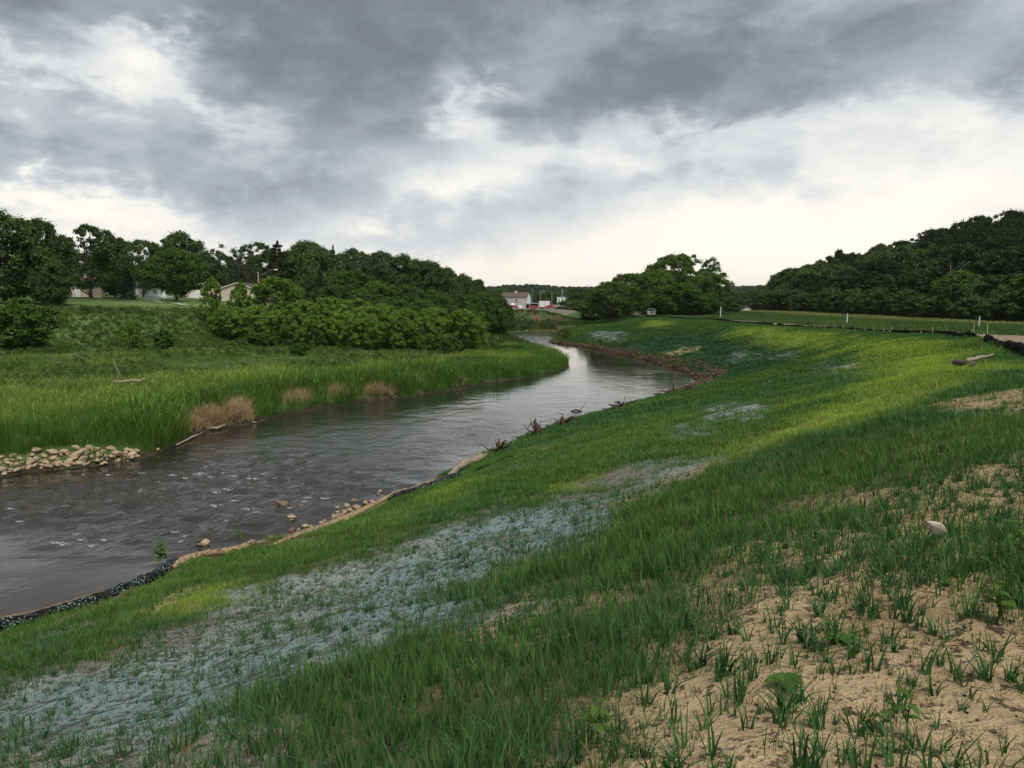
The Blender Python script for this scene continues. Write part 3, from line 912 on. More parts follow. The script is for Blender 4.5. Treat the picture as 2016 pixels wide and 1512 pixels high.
def seeded_bank_grass():
    # each ring is a sheet of the same young grass; wider tufts stand further off
    rings = [  # r0, r1, per m2, blades, height, spread, width, seg
        ('young_grass', 1.6, 8, 430, 6, .145, .05, .0036, 3),
        ('young_grass', 8, 16, 220, 8, .125, .07, .0044, 3),
        ('young_grass', 16, 32, 80, 18, .11, .16, .0078, 2),
        ('young_grass', 32, 70, 26, 34, .11, .30, .014, 2),
        ('young_grass', 70, 215, 5.0, 60, .13, .7, .030, 2)]
    for ri, (nm, r0, r1, dens, nb, h, spr, wd, seg) in enumerate(rings):
        a0, a1 = (-40, 40) if r0 < 60 else (-6, 36)
        n = int(wedge_area(r0, r1, a0, a1) * dens)
        x, y = wedge(n, r0, r1, a0, a1, 100 + ri)
        q = fields(x, y); r = np.random.RandomState(200 + ri)
        z = H(x, y)
        g = sst(fbm(x * .8, y * .8, 95, 4, .6), .28, .50)
        clump = sst(fbm(x * 3.2, y * 3.2, 97, 2), .40, .60)
        dens_m = .45 + .55 * g
        dens_m *= 1 - .96 * q['hydro'] * (1 - .22 * clump * (fbm(x * 1.1, y * 1.1, 99, 3) > .52))
        dens_m *= 1 - q['bare'] * (.985 - .22 * clump * sst(fbm(x * .9, y * .9, 101, 3), .40, .62))
        dK, sK, _ = pdist(SOCK_XY, x, y)
        clear = (dK > 1.4) | ((sK > 0) & (dK > .34 + .5 * (q['n3'] - .4)))
        clear &= (q['dR'] > 1.0) | (y > 27)     # nothing grows over the socks or on their river side
        ok = clear & q['right'] & ~q['ins'] & (q['dR'] > .45) & (q['sC'] < .15) & (r.uniform(size=n) < dens_m)
        fs = sst(q['sC'], .2, .3)
        x, y, z = x[ok], y[ok], z[ok]; q = {k: v[ok] for k, v in q.items()}
        n = len(x)
        c = turf_colour(x, y, q, r)
        # taller, leafier growth on the bare sandy strip and where the mulch is thin
        tall = 1 + .55 * sst(fbm(x * .45, y * .45, 103, 3), .46, .66) * sst(-np.hypot(x, y), -14, -7) - .30 * q['yellow'] - .15 * q['hydro'] - .45 * q['bare']
        s = tall * r.uniform(.65, 1.35, n)
        S = np.stack([s, s, s * r.uniform(.85, 1.2, n)], -1)
        dead = r.uniform(size=n) < (.007 if ri < 2 else 0)
        c[dead] = (.30, .235, .10)
        srcs = [src(tuft_mesh(500 + ri * 20 + k, nb, h, spr, wd * (1.0, 1.35, 1.1, 1.6, .9, 1.2, 1.45)[k], .45 + .28 * (k % 3), seg=seg)) for k in range(7)]
        scatter(nm, srcs, np.stack([x, y, z], -1), r.uniform(0, 6.28, n), S, r.randint(0, 7, n), c, 'young green grass coming up on the seeded river bank', 'grass')


def bare_soil_plants():
    """separate broad-bladed cereal tufts standing on the bare sand"""
    r = np.random.RandomState(9)
    n = 7500; x, y = wedge(n, 1.8, 15, -36, 38, 303); q = fields(x, y)
    k = (q['bare'] > .45) | ((q['hydro'] > .5) & (r.uniform(size=n) < .22)) | (r.uniform(size=n) < .25)
    ok = q['right'] & (q['dR'] > 1.5) & (q['sC'] < 1) & k
    x, y = x[ok], y[ok]; q = {a: v[ok] for a, v in q.items()}; n = len(x)
    c = turf_colour(x, y, q, r); c = c * np.array([.85, .95, 1.05])
    srcs = [src(tuft_mesh(800 + j, 6 + 3 * (j % 4), .19, .028, .0072, .62, seg=4)) for j in range(7)]
    s = r.uniform(.3, 1.0, n) * (1 - .25 * q['hydro'])
    scatter('cereal_tufts', srcs, np.stack([x, y, H(x, y)], -1), r.uniform(0, 6.28, n), s, r.randint(0, 7, n), c, 'separate tufts of broad-bladed grass on sandy soil', 'grass')


def sprouts():
    """finger-high seedlings all over the thin soil"""
    r = np.random.RandomState(10); n = 16000; x, y = wedge(n, 1.8, 11, -38, 38, 305); q = fields(x, y)
    ok = q['right'] & (q['dR'] > 1.5) & (q['sC'] < 1) & ((q['bare'] > .3) | (q['hydro'] > .4)) & (fbm(x * 2.5, y * 2.5, 107, 2) > .45)
    x, y = x[ok], y[ok]; q = {a: v[ok] for a, v in q.items()}; n = len(x); c = turf_colour(x, y, q, r) * .8
    srcs = [src(tuft_mesh(870 + j, 4, .055, .012, .0028, .6, seg=2)) for j in range(4)]
    scatter('grass_sprouts', srcs, np.stack([x, y, H(x, y)], -1), r.uniform(0, 6.28, n), r.uniform(.5, 1.4, n), r.randint(0, 4, n), c, 'tiny grass seedlings on the thin soil', 'grass')


def soil_litter():
    """dark crumbs of topsoil, pebbles and bits of straw on the thin ground"""
    r = np.random.RandomState(14); srcs = []
    for k in range(5):
        bm = bmesh.new()
        for _ in range(9):
            d = r.normal(size=3); d /= np.linalg.norm(d); bm.verts.new(d * np.array([.5, .42, .3]) * r.uniform(.7, 1))
        bmesh.ops.convex_hull(bm, input=bm.verts[:]); bmesh.ops.delete(bm, geom=[v for v in bm.verts if not v.link_faces], context='VERTS')
        me = bpy.data.meshes.new('crumb'); bm.to_mesh(me); bm.free(); me.materials.append(STRAWB); srcs.append(src(me))
    for k in range(3):
        V = []; Q = []; a = r.uniform(0, 3)
        tube_np_lite(V, Q, [(-1.3, 0, .05), (0, r.normal(0, .12), .12), (1.3, 0, .04)], .055); srcs.append(src(mesh_np('straw', np.array(V), [np.array(Q)], [STRAWB])))
    n = 60000; x, y = wedge(n, 1.7, 11, -38, 38, 307); q = fields(x, y)
    cl = sst(fbm(x * 3.5, y * 3.5, 109, 3), .50, .62) + .12
    w = np.maximum(q['bare'] * cl, q['hydro'] * cl * .8)
    ok = q['right'] & (q['dR'] > 1.2) & (q['sC'] < 1) & (r.uniform(size=n) < w)
    x, y = x[ok], y[ok]; n = len(x)
    idx = np.where(r.uniform(size=n) < .05, 5 + r.randint(0, 3, n), r.randint(0, 5, n))
    c = np.tile(np.array([[.050, .037, .030]]), (n, 1)) * r.uniform(.6, 1.8, (n, 1)); peb = (r.uniform(size=n) < .10) & (idx < 5)
    c[peb] = np.array([.34, .27, .18]) * r.uniform(.7, 1.2, (peb.sum(), 1)); c[idx >= 5] = (.36, .27, .15)
    s = .006 + .020 * r.uniform(size=n) ** 2.2; s = np.where(idx >= 5, r.uniform(.012, .03, n), s)
    scatter('soil_litter', srcs, np.stack([x, y, H(x, y) + .002], -1), r.uniform(0, 6.28, n), s, idx, c, 'dark soil crumbs, pebbles and straw on the thin ground', 'soil')


def tube_np_lite(V, Q, pts, rad, n=4):
    for i, p in enumerate(pts):
        for k in range(n): V.append((p[0], p[1] + rad * math.cos(k * 1.57), p[2] + rad * math.sin(k * 1.57)))
    for i in range(len(pts) - 1):
        for k in range(n): Q.append((i * n + k, i * n + (k + 1) % n, (i + 1) * n + (k + 1) % n, (i + 1) * n + k))


def field_grass():
    r = np.random.RandomState(12)
    n = 26000; x = r.uniform(10, 92, n); y = np.sqrt(r.uniform(20 ** 2, 275 ** 2, n)); ok = x < y * .68
    x, y = x[ok], y[ok]; q = fields(x, y); ok = q['right'] & (q['sC'] > 3.6 + (q['n1'] - .5) * 2)
    x, y = x[ok], y[ok]; q = {a: v[ok] for a, v in q.items()}; n = len(x)
    c = np.tile(np.array([[.060, .115, .036]]), (n, 1)); c = lerp(c, (.085, .14, .04), sst(q['n2'], .4, .65)); pale = sst(x + (q['n1'] - .5) * 8, 66, 78)
    c = lerp(c, (.20, .235, .085), pale) * (.8 + .4 * r.uniform(size=(n, 1)))
    srcs = [src(tuft_mesh(850 + j, 50, .22, .6, .028, .6, seg=2, seed_head=.1)) for j in range(5)]
    scatter('field_grass', srcs, np.stack([x, y, H(x, y)], -1), r.uniform(0, 6.28, n), r.uniform(.8, 1.4, n) * (1 + .5 * pale), r.randint(0, 5, n), c, 'short grass of the level field behind the track', 'grass')


def tall_grass():
    """reed grass of the far bank, up to chest height, pale seed heads"""
    r = np.random.RandomState(21)
    for part, (y0, y1, dens, nb, spr, wd) in enumerate([(18, 58, 13, 26, .30, .010), (58, 120, 7, 34, .42, .018)]):
        n = int((y1 - y0) * 95 * dens); x = r.uniform(-85, 10, n); y = r.uniform(y0, y1, n)
        ok = (x > -y * .70); x, y = x[ok], y[ok]
        q = fields(x, y); n = len(x)
        # rocks keep the grass off the landing below
        rk = soft([(RIPRAP, 1.0)], x, y, .3, 1, 111)
        lim = .05 + .6 * np.clip(q['n1'] - .5, 0, 1)
        ok = (~q['right']) & (~q['ins']) & (q['dL'] > lim) & (q['sg'] < 15) & (rk < .4) & (soft(DRYEDGE, x, y, .3, 1, 113) < .5)
        x, y = x[ok], y[ok]; q = {a: v[ok] for a, v in q.items()}; n = len(x)
        edge = 1 - sst(q['dL'], 1.5, 6)
        back = sst(q['dL'] + 5 * (q['n2'] - .5), 7, 16)
        patchy = sst(fbm(x * .16, y * .16, 115, 3), .40, .62)
        slope = sst(q['sg'], -3, 3)
        c = np.tile(np.array([[.090, .180, .032]]), (n, 1))
        c = lerp(c, (.165, .250, .052), patchy); c = lerp(c, (.068, .160, .030), edge * .8)
        c = lerp(c, (.150, .215, .065), back * sst(q['n1'], .35, .6)); c = lerp(c, (.110, .170, .042), slope)
        c = lerp(c, (.14, .17, .06), sst(q['sg'], 11, 14))
        c *= .75 + .5 * r.uniform(size=(n, 1))
        s = (.56 + .42 * patchy) * r.uniform(.7, 1.2, n) * (1 - .35 * slope) * (.85 + .3 * edge) * (1 - .42 * back * (1 - slope))
        low = sst(fbm(x * .11 + 7, y * .11, 117, 3), .55, .65) * (1 - edge)
        s *= (1 - .35 * low) * (1 - .36 * sst(y, 62, 85))
        heads = ((patchy > .4) & (r.uniform(size=n) < .6)) | (r.uniform(size=n) < .12)
        heads &= slope < .8
        idx = r.randint(0, 4, n) + 4 * heads
        srcs = [src(tuft_mesh(900 + part * 20 + j, nb, 1.15, spr, wd, .38 + .1 * (j % 3), seg=3, seed_head=0 if j < 4 else .38)) for j in range(8)]
        # the wind leans everything a little downstream
        tilt = np.stack([r.normal(0, .06, n), r.normal(.10, .07, n)], -1)
        scatter('tall_grass', srcs, np.stack([x, y, H(x, y)], -1), r.uniform(0, 6.28, n), s, idx, c, 'tall green reed grass with pale seed heads on the far bank', 'grass', tilt=None)


def leafy_clump(seed, n, R, h, leaf, mat):
    r = np.random.RandomState(seed)
    a = r.uniform(0, 6.283, n); rr = R * np.sqrt(r.uniform(size=n)); u = r.uniform(size=n) ** .7
    C = np.stack([rr * np.cos(a) * (1 - .5 * u), rr * np.sin(a) * (1 - .5 * u), u * h * (1 - .5 * (rr / R) ** 2)], -1)
    N = r.normal(0, .6, (n, 3)) + np.array([0, 0, .9])
    return leaf_quads(C, N, leaf * r.uniform(.6, 1.4, n), r)


def leaf_quads(C, N, s, r, aspect=.6):
    N = N / (np.linalg.norm(N, axis=1, keepdims=True) + 1e-9)
    t = np.cross(N, r.normal(size=N.shape)); t /= np.linalg.norm(t, axis=1, keepdims=True) + 1e-9
    bt = np.cross(N, t); s = np.asarray(s)[:, None]
    V = np.stack([C - t * s, C + bt * s * aspect + N * s * .12, C + t * s, C - bt * s * aspect + N * s * .12], 1).reshape(-1, 3)
    return V, np.arange(len(C) * 4).reshape(-1, 4)


def bank_weeds():
    """low leafy herbs mixed into the far bank and its scarp"""
    r = np.random.RandomState(33)
    n = 26000; x = r.uniform(-85, 8, n); y = r.uniform(45, 120, n); ok = x > -y * .7; x, y = x[ok], y[ok]
    q = fields(x, y); n = len(x)
    slope = sst(q['sg'], -4, 2)
    ok = (~q['right']) & (~q['ins']) & (q['dL'] > 3) & (q['sg'] < 13.5) & (r.uniform(size=n) < .35 + .5 * slope) & (q['dL'] > 7) & ((slope > .5) | (fbm(x * .2, y * .2, 119, 3) > .46))
    x, y = x[ok], y[ok]; q = {a: v[ok] for a, v in q.items()}; n = len(x); slope = slope[ok]
    c = np.tile(np.array([[.085, .140, .036]]), (n, 1)); c = lerp(c, (.145, .205, .055), sst(q['n1'], .45, .65)); c = lerp(c, (.075, .07, .035), (r.uniform(size=n) < .12) * .8)
    c *= .65 + .7 * fbm(x * .3, y * .3, 121, 3)[:, None] * r.uniform(.7, 1.3, (n, 1))
    srcs = []
    for j in range(5):
        V, Q = leafy_clump(1000 + j, 150, .7, .9, .085, None); srcs.append(src(mesh_np('herb', V, [Q], [BLADE])))
    scatter('bank_herbs', srcs, np.stack([x, y, H(x, y)], -1), r.uniform(0, 6.28, n), r.uniform(.25, .62, n) * (1 + .5 * (r.uniform(size=n) < .06)), r.randint(0, 5, n), c, 'leafy weeds covering the far bank and its slope', 'weeds')
    # far cut bank and right bank waterside fringe
    n = 9000; x = r.uniform(-22, 60, n); y = r.uniform(100, 235, n); q = fields(x, y)
    fr = q['right'] & (q['dR'] < 3.2) & (q['dR'] > .6) & (y > 108) & (y < 200)
    fb = (~q['right']) & (q['dF'] < 13) & (q['dF'] > .5) & (y > 180) & (r.uniform(size=n) < np.where((q['dF'] > 6) & (q['dF'] < 10), .25, 1))
    lf = (~q['right']) & (q['dL'] > .6) & (q['dL'] < 30) & (y < 190)
    ok = (~q['ins']) & (fr | fb | lf)
    x, y = x[ok], y[ok]; q = {a: v[ok] for a, v in q.items()}; n = len(x)
    c = np.tile(np.array([[.06, .10, .026]]), (n, 1)); c = lerp(c, (.11, .15, .045), sst(q['n1'], .45, .65)); c = lerp(c, (.09, .07, .035), (r.uniform(size=n) < .12) * .8); c *= .7 + .6 * r.uniform(size=(n, 1))
    scatter('bank_herbs', srcs, np.stack([x, y, H(x, y)], -1), r.uniform(0, 6.28, n), r.uniform(.4, .8, n), r.randint(0, 5, n), c, 'leafy weeds along the far reach of the river', 'weeds')
    n = 7000; x = r.uniform(-18, 24, n); y = r.uniform(183, 214, n); q = fields(x, y)
    keep = np.where((q['dF'] > 7.5) & (q['dF'] < 10.2), .35, 1) * np.where(q['dF'] > 10.2, .5, 1)
    ok = (~q['ins']) & (q['dF'] < 15) & (q['dF'] > .15) & ((~q['right']) | (x < 16)) & (r.uniform(size=n) < keep)
    x, y = x[ok], y[ok]; q = {a: v[ok] for a, v in q.items()}; n = len(x)
    c = np.tile(np.array([[.075, .115, .032]]), (n, 1)); c = lerp(c, (.135, .165, .055), sst(q['n1'], .42, .65)); c = lerp(c, (.11, .085, .05), (r.uniform(size=n) < .25) * sst(q['dF'], 3, 7)); c *= .7 + .6 * r.uniform(size=(n, 1))
    scatter('cut_bank_herbs', srcs, np.stack([x, y, H(x, y)], -1), r.uniform(0, 6.28, n), r.uniform(.25, .6, n), r.randint(0, 5, n), c, 'rough grass and weeds on the eroded bank below the town yard', 'weeds')


def dry_grass():
    """bleached old grass hanging over the cut edge of the far bank"""
    r = np.random.RandomState(35)
    strips = [((362, 858), (372, 825), (425, 812), (440, 840), 330), ((430, 838), (452, 798), (490, 800), (500, 832), 300), ((545, 800), (560, 778), (625, 775), (620, 795), 120),
              ((636, 790), (645, 765), (685, 768), (685, 785), 110), ((715, 782), (725, 760), (758, 762), (760, 780), 110), ((760, 775), (765, 758), (780, 770), (775, 785), 40),
              ((400, 840), (410, 820), (470, 815), (470, 835), 120), ((790, 765), (800, 745), (850, 735), (860, 755), 60), ((880, 765), (890, 750), (915, 750), (915, 764), 50)]
    P = []
    for a, b_, c_, d_, k in strips:
        for i in range(k):
            u, v = r.uniform(size=2)
            px = (a[0] * (1 - u) + d_[0] * u) * (1 - v) + (b_[0] * (1 - u) + c_[0] * u) * v
            py = (a[1] * (1 - u) + d_[1] * u) * (1 - v) + (b_[1] * (1 - u) + c_[1] * u) * v
            P.append((px, py))
    G = on_ground(P); G = G[~inpoly(RIV, G[:, 0], G[:, 1])]; n = len(G)
    c = np.tile(np.array([[.46, .34, .21]]), (n, 1)) * r.uniform(.6, 1.25, (n, 1))
    srcs = [src(tuft_mesh(1100 + j, 14, .85, .12, .010, .9, seg=3, dry=True)) for j in range(4)]
    scatter('dry_grass', srcs, np.stack([G[:, 0], G[:, 1], H(G[:, 0], G[:, 1]) + .05], -1), r.uniform(0, 6.28, n), r.uniform(.45, .95, n), r.randint(0, 4, n), c, 'bleached dry grass at the cut edge of the far bank', 'dry grass')


DRYEDGE = [(on_ground(p), 1.0) for p in ([(360, 862), (370, 828), (425, 814), (442, 843)], [(430, 842), (452, 800), (490, 802), (500, 836)], [(545, 803), (560, 782), (625, 778), (622, 800)], [(636, 794), (645, 770), (685, 772), (685, 790)], [(715, 786), (725, 765), (758, 766), (760, 784)])]
RIPRAP = on_ground([(-60, 950), (0, 945), (150, 924), (270, 905), (275, 890), (250, 882), (140, 884), (60, 896), (0, 905), (-60, 905)])
seeded_bank_grass(); bare_soil_plants(); sprouts(); soil_litter(); field_grass(); tall_grass(); bank_weeds(); dry_grass()

# ------------------------------------------------------------------ trees
def tube_np(V, Fq, pts, rad, n=6):
    pts = np.asarray(pts, float); o = len(V)
    for i in range(len(pts)):
        d = pts[min(i + 1, len(pts) - 1)] - pts[max(i - 1, 0)]; d /= np.linalg.norm(d) + 1e-9
        a = np.cross(d, (.31, .77, .12)); a /= np.linalg.norm(a) + 1e-9; b_ = np.cross(d, a)
        for k in range(n):
            t = 2 * math.pi * k / n; V.append(pts[i] + (a * math.cos(t) + b_ * math.sin(t)) * rad[i])
    for i in range(len(pts) - 1):
        for k in range(n): Fq.append((o + i * n + k, o + i * n + (k + 1) % n, o + (i + 1) * n + (k + 1) % n, o + (i + 1) * n + k))


def bent(r, a, b_, n=5, k=.08):
    a = np.asarray(a, float); b_ = np.asarray(b_, float); L = np.linalg.norm(b_ - a)
    return [a + (b_ - a) * t + (r.normal(0, k * L * math.sin(math.pi * t) * .5, 3) if 0 < t < 1 else 0) for t in np.linspace(0, 1, n)]


def broadleaf(seed, base=.18, ncl=70, nleaf=150, leaf=.26, gap=0.0, stems=1, clr=.17, flat=.92, top=.45, spire=0.0, trunk_r=.22, narrow=1.0):
    """tree 10 m tall and 10 m across: limbs run to clumps of leaves; returns (trunk mesh data, crown mesh data)"""
    r = np.random.RandomState(seed)
    lob = r.uniform(0, 6.28, 4); la = r.uniform(.08, .22, 4)
    centers = []; rad = []
    tries = 0
    while len(centers) < ncl and tries < 4000:
        tries += 1
        u = r.uniform() ** .85; a = r.uniform(0, 6.283)
        w = (1 - abs((u - top) / (1 - top if u > top else top)) ** 2.2) ** .55 if True else 1
        w = max(w, .25 if u < top else 0)
        w *= 1 - spire * u
        lobed = 1 + sum(la[k] * math.sin((k + 2) * a + lob[k] + 3 * u) for k in range(4))
        rho = 5.0 * w * lobed * (r.uniform(.45, 1) ** .6)
        z = 10 * (base + (1 - base) * u * .95)
        c = np.array([rho * math.cos(a), rho * math.sin(a), z])
        if gap and vn1(c * .32 + seed) < gap: continue
        centers.append(c); rad.append(10 * clr * r.uniform(.55, 1.15) * (1 - .35 * u))
    C = []; N = []; S = []
    for c, q in zip(centers, rad):
        k = int(nleaf * r.uniform(.7, 1.3)); d = r.normal(size=(k, 3)); d /= np.linalg.norm(d, axis=1, keepdims=True)
        d[:, 2] = np.where(d[:, 2] < -.55, -d[:, 2] * .7, d[:, 2])
        rr = q * r.uniform(.1, 1, (k, 1)) ** .5 * (1 + .55 * (r.uniform(size=(k, 1)) < .22))
        C.append(c + d * rr * np.array([1, 1, flat])); N.append(d * .9 + np.array([0, 0, .45]) + r.normal(0, .45, (k, 3))); S.append(leaf * r.uniform(.55, 1.35, k))
    C = np.vstack(C); N = np.vstack(N); S = np.concatenate(S)
    C[:, 2] = np.clip(C[:, 2], .15, None); C[:, :2] *= narrow
    centers = [c * np.array([narrow, narrow, 1]) for c in centers]
    crown = leaf_quads(C, N, S, r)
    V = []; Q = []
    for s in range(stems):
        a = r.uniform(0, 6.28); off = 0 if stems == 1 else .35
        b0 = np.array([math.cos(a) * off, math.sin(a) * off, -.25])
        tipx = r.normal(0, .25 if stems == 1 else 1.2, 2)
        tip = np.array([tipx[0], tipx[1], 8.2])
        tr = trunk_r if stems == 1 else trunk_r * .5
        tp = bent(r, b0, tip, 7, .05)
        tube_np(V, Q, tp, [tr * (1.35 if i == 0 else 1 - .13 * i) for i in range(7)], 7)
        lim = r.choice(len(centers), min(len(centers), 16 if stems == 1 else 6), replace=False)
        for li in lim:
            c = centers[li]; hh = np.clip(c[2] * r.uniform(.35, .7), 10 * base * .6, 7.0)
            i = min(int(hh / 8.4 * 6), 5); p0 = tp[i] + (tp[i + 1] - tp[i]) * .5
            tube_np(V, Q, bent(r, p0, c, 4, .12), [tr * .42, tr * .3, tr * .2, tr * .07], 5)
    return (np.array(V), np.array(Q)), crown


def vn1(p): return float(vnoise(np.array([p[0] + p[2] * .7]), np.array([p[1] - p[2] * .5]), 5)[0])


def conifer(seed, droop=.25, tiers=26, ragged=.2, needle=.22, nper=60, shape=1.0):
    r = np.random.RandomState(seed); C = []; N = []; S = []
    V = []; Q = []
    tube_np(V, Q, [(0, 0, -.2), (0, 0, 5), (0, 0, 9.9)], [.22, .13, .02], 6)
    for t in range(tiers):
        u = t / (tiers - 1); z = .5 + 9.2 * u; R = 5.0 * (1 - u) ** shape * r.uniform(1 - ragged, 1 + ragged * .5) + .15
        nb = int(9 - 4 * u)
        for k in range(nb):
            a = r.uniform(0, 6.28); L = R * r.uniform(.7, 1.1)
            e = np.array([math.cos(a), math.sin(a)])
            s = r.uniform(.15, 1, nper) ** .8
            P = np.stack([e[0] * L * s, e[1] * L * s, z - droop * L * s * s + r.normal(0, .10, nper)], -1)
            side = r.normal(0, .18, nper) * L * .35 * (1.2 - s)
            P[:, 0] += -e[1] * side; P[:, 1] += e[0] * side
            C.append(P); n = np.tile([e[0] * .3, e[1] * .3, .8], (nper, 1)) + r.normal(0, .4, (nper, 3)); N.append(n); S.append(needle * r.uniform(.6, 1.3, nper))
            if k % 2 == 0: tube_np(V, Q, [(0, 0, z), (e[0] * L * .8, e[1] * L * .8, z - droop * L * .6)], [.05, .01], 4)
    C = np.vstack(C); N = np.vstack(N); S = np.concatenate(S)
    return (np.array(V), np.array(Q)), leaf_quads(C, N, S, r, .4)


TREES = {}


def variant(key, data, leafm, barkm):
    (tv, tq), (cv, cq) = data
    TREES[key] = (mesh_np('trunk', tv, [tq], [barkm], smooth=True), mesh_np('crown', cv, [cq], [leafm]))


for k in range(3): variant(f'dark{k}', broadleaf(11 + k, .08, 200, 135, .185, clr=.115), LM['dark'], M['bark'])
for k in range(2): variant(f'mid{k}', broadleaf(21 + k, .16, 200, 135, .175, clr=.11), LM['mid'], M['bark'])
for k in range(2): variant(f'airy{k}', broadleaf(31 + k, .14, 190, 80, .17, gap=.30, clr=.085), LM['dark'], M['bark'])
variant('fan', broadleaf(37, .26, 180, 75, .16, gap=.32, clr=.08, top=.65, stems=4), LM['pale'], M['bark'])
for k in range(2): variant(f'pale{k}', broadleaf(41 + k, .08, 200, 120, .17, clr=.10), LM['pale'], M['bark'])
for k in range(4): variant(f'willow{k}', broadleaf(51 + k, .03, 170, 130, .21, stems=6, clr=.10, top=.5, gap=.16), LM['willow'], M['bark'])
for k in range(2): variant(f'shrub{k}', broadleaf(61 + k, .03, 130, 110, .29, stems=6, clr=.12, top=.5, gap=.2), LM['mid'], M['bark'])
variant('sapling', broadleaf(71, .10, 90, 75, .30, clr=.12, top=.42, spire=.1, trunk_r=.2, narrow=.55), LM['fresh'], M['bark'])
HM = ('hill', 'hill', 'dark', 'hill', 'hill', 'mid', 'dark')
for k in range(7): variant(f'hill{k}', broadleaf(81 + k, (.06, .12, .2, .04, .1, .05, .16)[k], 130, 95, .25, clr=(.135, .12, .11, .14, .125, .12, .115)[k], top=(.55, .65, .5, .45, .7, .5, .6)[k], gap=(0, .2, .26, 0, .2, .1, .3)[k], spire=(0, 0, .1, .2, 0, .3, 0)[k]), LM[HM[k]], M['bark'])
for k in range(2): variant(f'edge{k}', broadleaf(91 + k, .02, 130, 95, .26, clr=.13, top=.45, stems=4), LM['dark'], M['bark'])
variant('hill_airy', broadleaf(97, .22, 120, 80, .22, gap=.34, clr=.095), LM['hill'], M['bark_pale'])
variant('grove0', broadleaf(101, .12, 180, 120, .19, stems=7, clr=.10, top=.6, trunk_r=.36), LM['mid'], M['bark_pale'])
variant('grove1', broadleaf(102, .03, 200, 140, .185, clr=.115, top=.5), LM['mid'], M['bark'])
variant('grove_top', broadleaf(103, .20, 230, 100, .18, gap=.12, clr=.085, top=.55), LM['mid'], M['bark'])
variant('spruce', conifer(111, .22), LM['spruce'], M['bark'])
variant('pine', conifer(112, -.05, 18, .45, .24, 70, .55), LM['pine'], M['bark'])


def tree(key, name, label, group, x, y, w, h, rz=None, cat='tree', z=None):
    z = Hs(x, y) if z is None else z
    o = thing(name, label, cat, (x, y, z - .05), random.uniform(0, 6.28) if rz is None else rz, group, (w / 10, w / 10, h / 10))
    t, c = TREES[key]
    obj('trunk', t, o); obj('crown', c, o)
    return o


def tree_px(key, name, label, group, cx, top, wpx, Y, cat='tree', grow=1.0):
    x, y, zt = at_depth(cx, top, Y); zb = Hs(x, y)
    w = wpx * Y / F * (1.04 if key != 'sapling' else 1.95)
    return tree(key, name, label, group, x, y, w, max(zt - zb, 1.0), cat=cat)


LAWN = 'trees round the lawn above the far bank'
for a in [
    ('dark0', 'broadleaf_tree', 'tall dense dark tree at the outer end of the lawn hedge', 0, 415, 165, 113),
    ('dark1', 'broadleaf_tree', 'dark rounded tree beside the tall dense one at the lawn end', 75, 432, 105, 118),
    ('dark2', 'broadleaf_tree', 'low dark tree with foliage down to the grass at the lawn edge', 104, 515, 75, 109),
    ('airy0', 'broadleaf_tree', 'dark open-crowned tree shading a pale porch on the lawn', 172, 441, 135, 140),
    ('dark2', 'broadleaf_tree', 'narrow dark tree behind the open-crowned tree on the lawn', 222, 466, 70, 160),
    ('spruce', 'spruce_tree', 'dark blue-green spruce with branches to the ground on the lawn', 250, 518, 46, 150),
    ('airy1', 'broadleaf_tree', 'thin grey-green tree with sky showing through, behind the spruce', 278, 470, 84, 185),
    ('dark0', 'broadleaf_tree', 'big round-headed dark tree rising behind the lawn maple', 352, 459, 108, 215),
    ('mid0', 'maple_tree', 'round maple with a short trunk standing alone on the lawn', 344, 489, 96, 150),
    ('dark1', 'broadleaf_tree', 'dark tree behind the tan garage roof', 408, 505, 62, 215),
    ('fan', 'broadleaf_tree', 'fan-shaped grey-green tree with bare lower limbs behind the beige gable', 488, 474, 105, 205),
    ('airy0', 'broadleaf_tree', 'small thin tree between the garage and the beige gable', 442, 500, 56, 220),
    ('pine', 'pine_tree', 'tall dark pine beside the curved street lamp', 546, 474, 88, 190),
    ('dark1', 'broadleaf_tree', 'broad dark tree standing between two pines', 606, 475, 110, 195),
    ('pine', 'pine_tree', 'narrow blackish pine on the far side of the broad dark tree', 655, 482, 62, 186),
    ('dark2', 'broadleaf_tree', 'dark tree with a deep shadowed base beside the blackish pine', 632, 490, 90, 182),
]:
    tree_px(a[0], a[1], a[2], LAWN, *a[3:])
BACK = 'trees at the back of the far bank'
for a in [('pale0', 'pale silvery tree in the belt behind the willow thicket', 700, 488, 90, 212), ('pale1', 'pale silvery tree in the belt behind the willow thicket', 752, 494, 92, 205),
          ('pale0', 'pale silvery tree in the belt behind the willow thicket', 726, 500, 90, 170)]:
    tree_px(a[0], 'broadleaf_tree', a[1], BACK, *a[2:])
for a in [('dark0', 795, 503, 100, 172), ('dark1', 845, 514, 100, 170), ('dark2', 880, 527, 80, 175), ('dark0', 910, 541, 62, 195), ('dark1', 940, 550, 44, 205), ('dark2', 760, 512, 80, 180), ('dark1', 818, 512, 80, 180)]:
    tree_px(a[0], 'broadleaf_tree', 'dark round-topped tree in the belt behind the willow thicket', BACK, *a[1:])
tree_px('spruce', 'spruce_tree', 'small pointed spruce top above the end of the tree belt', BACK, 913, 536, 18, 222)
tree_px('spruce', 'spruce_tree', 'distant pointed spruce top above the lawn hedge', BACK, 102, 455, 22, 190)
MIDB = 'green trees behind the willow thicket'
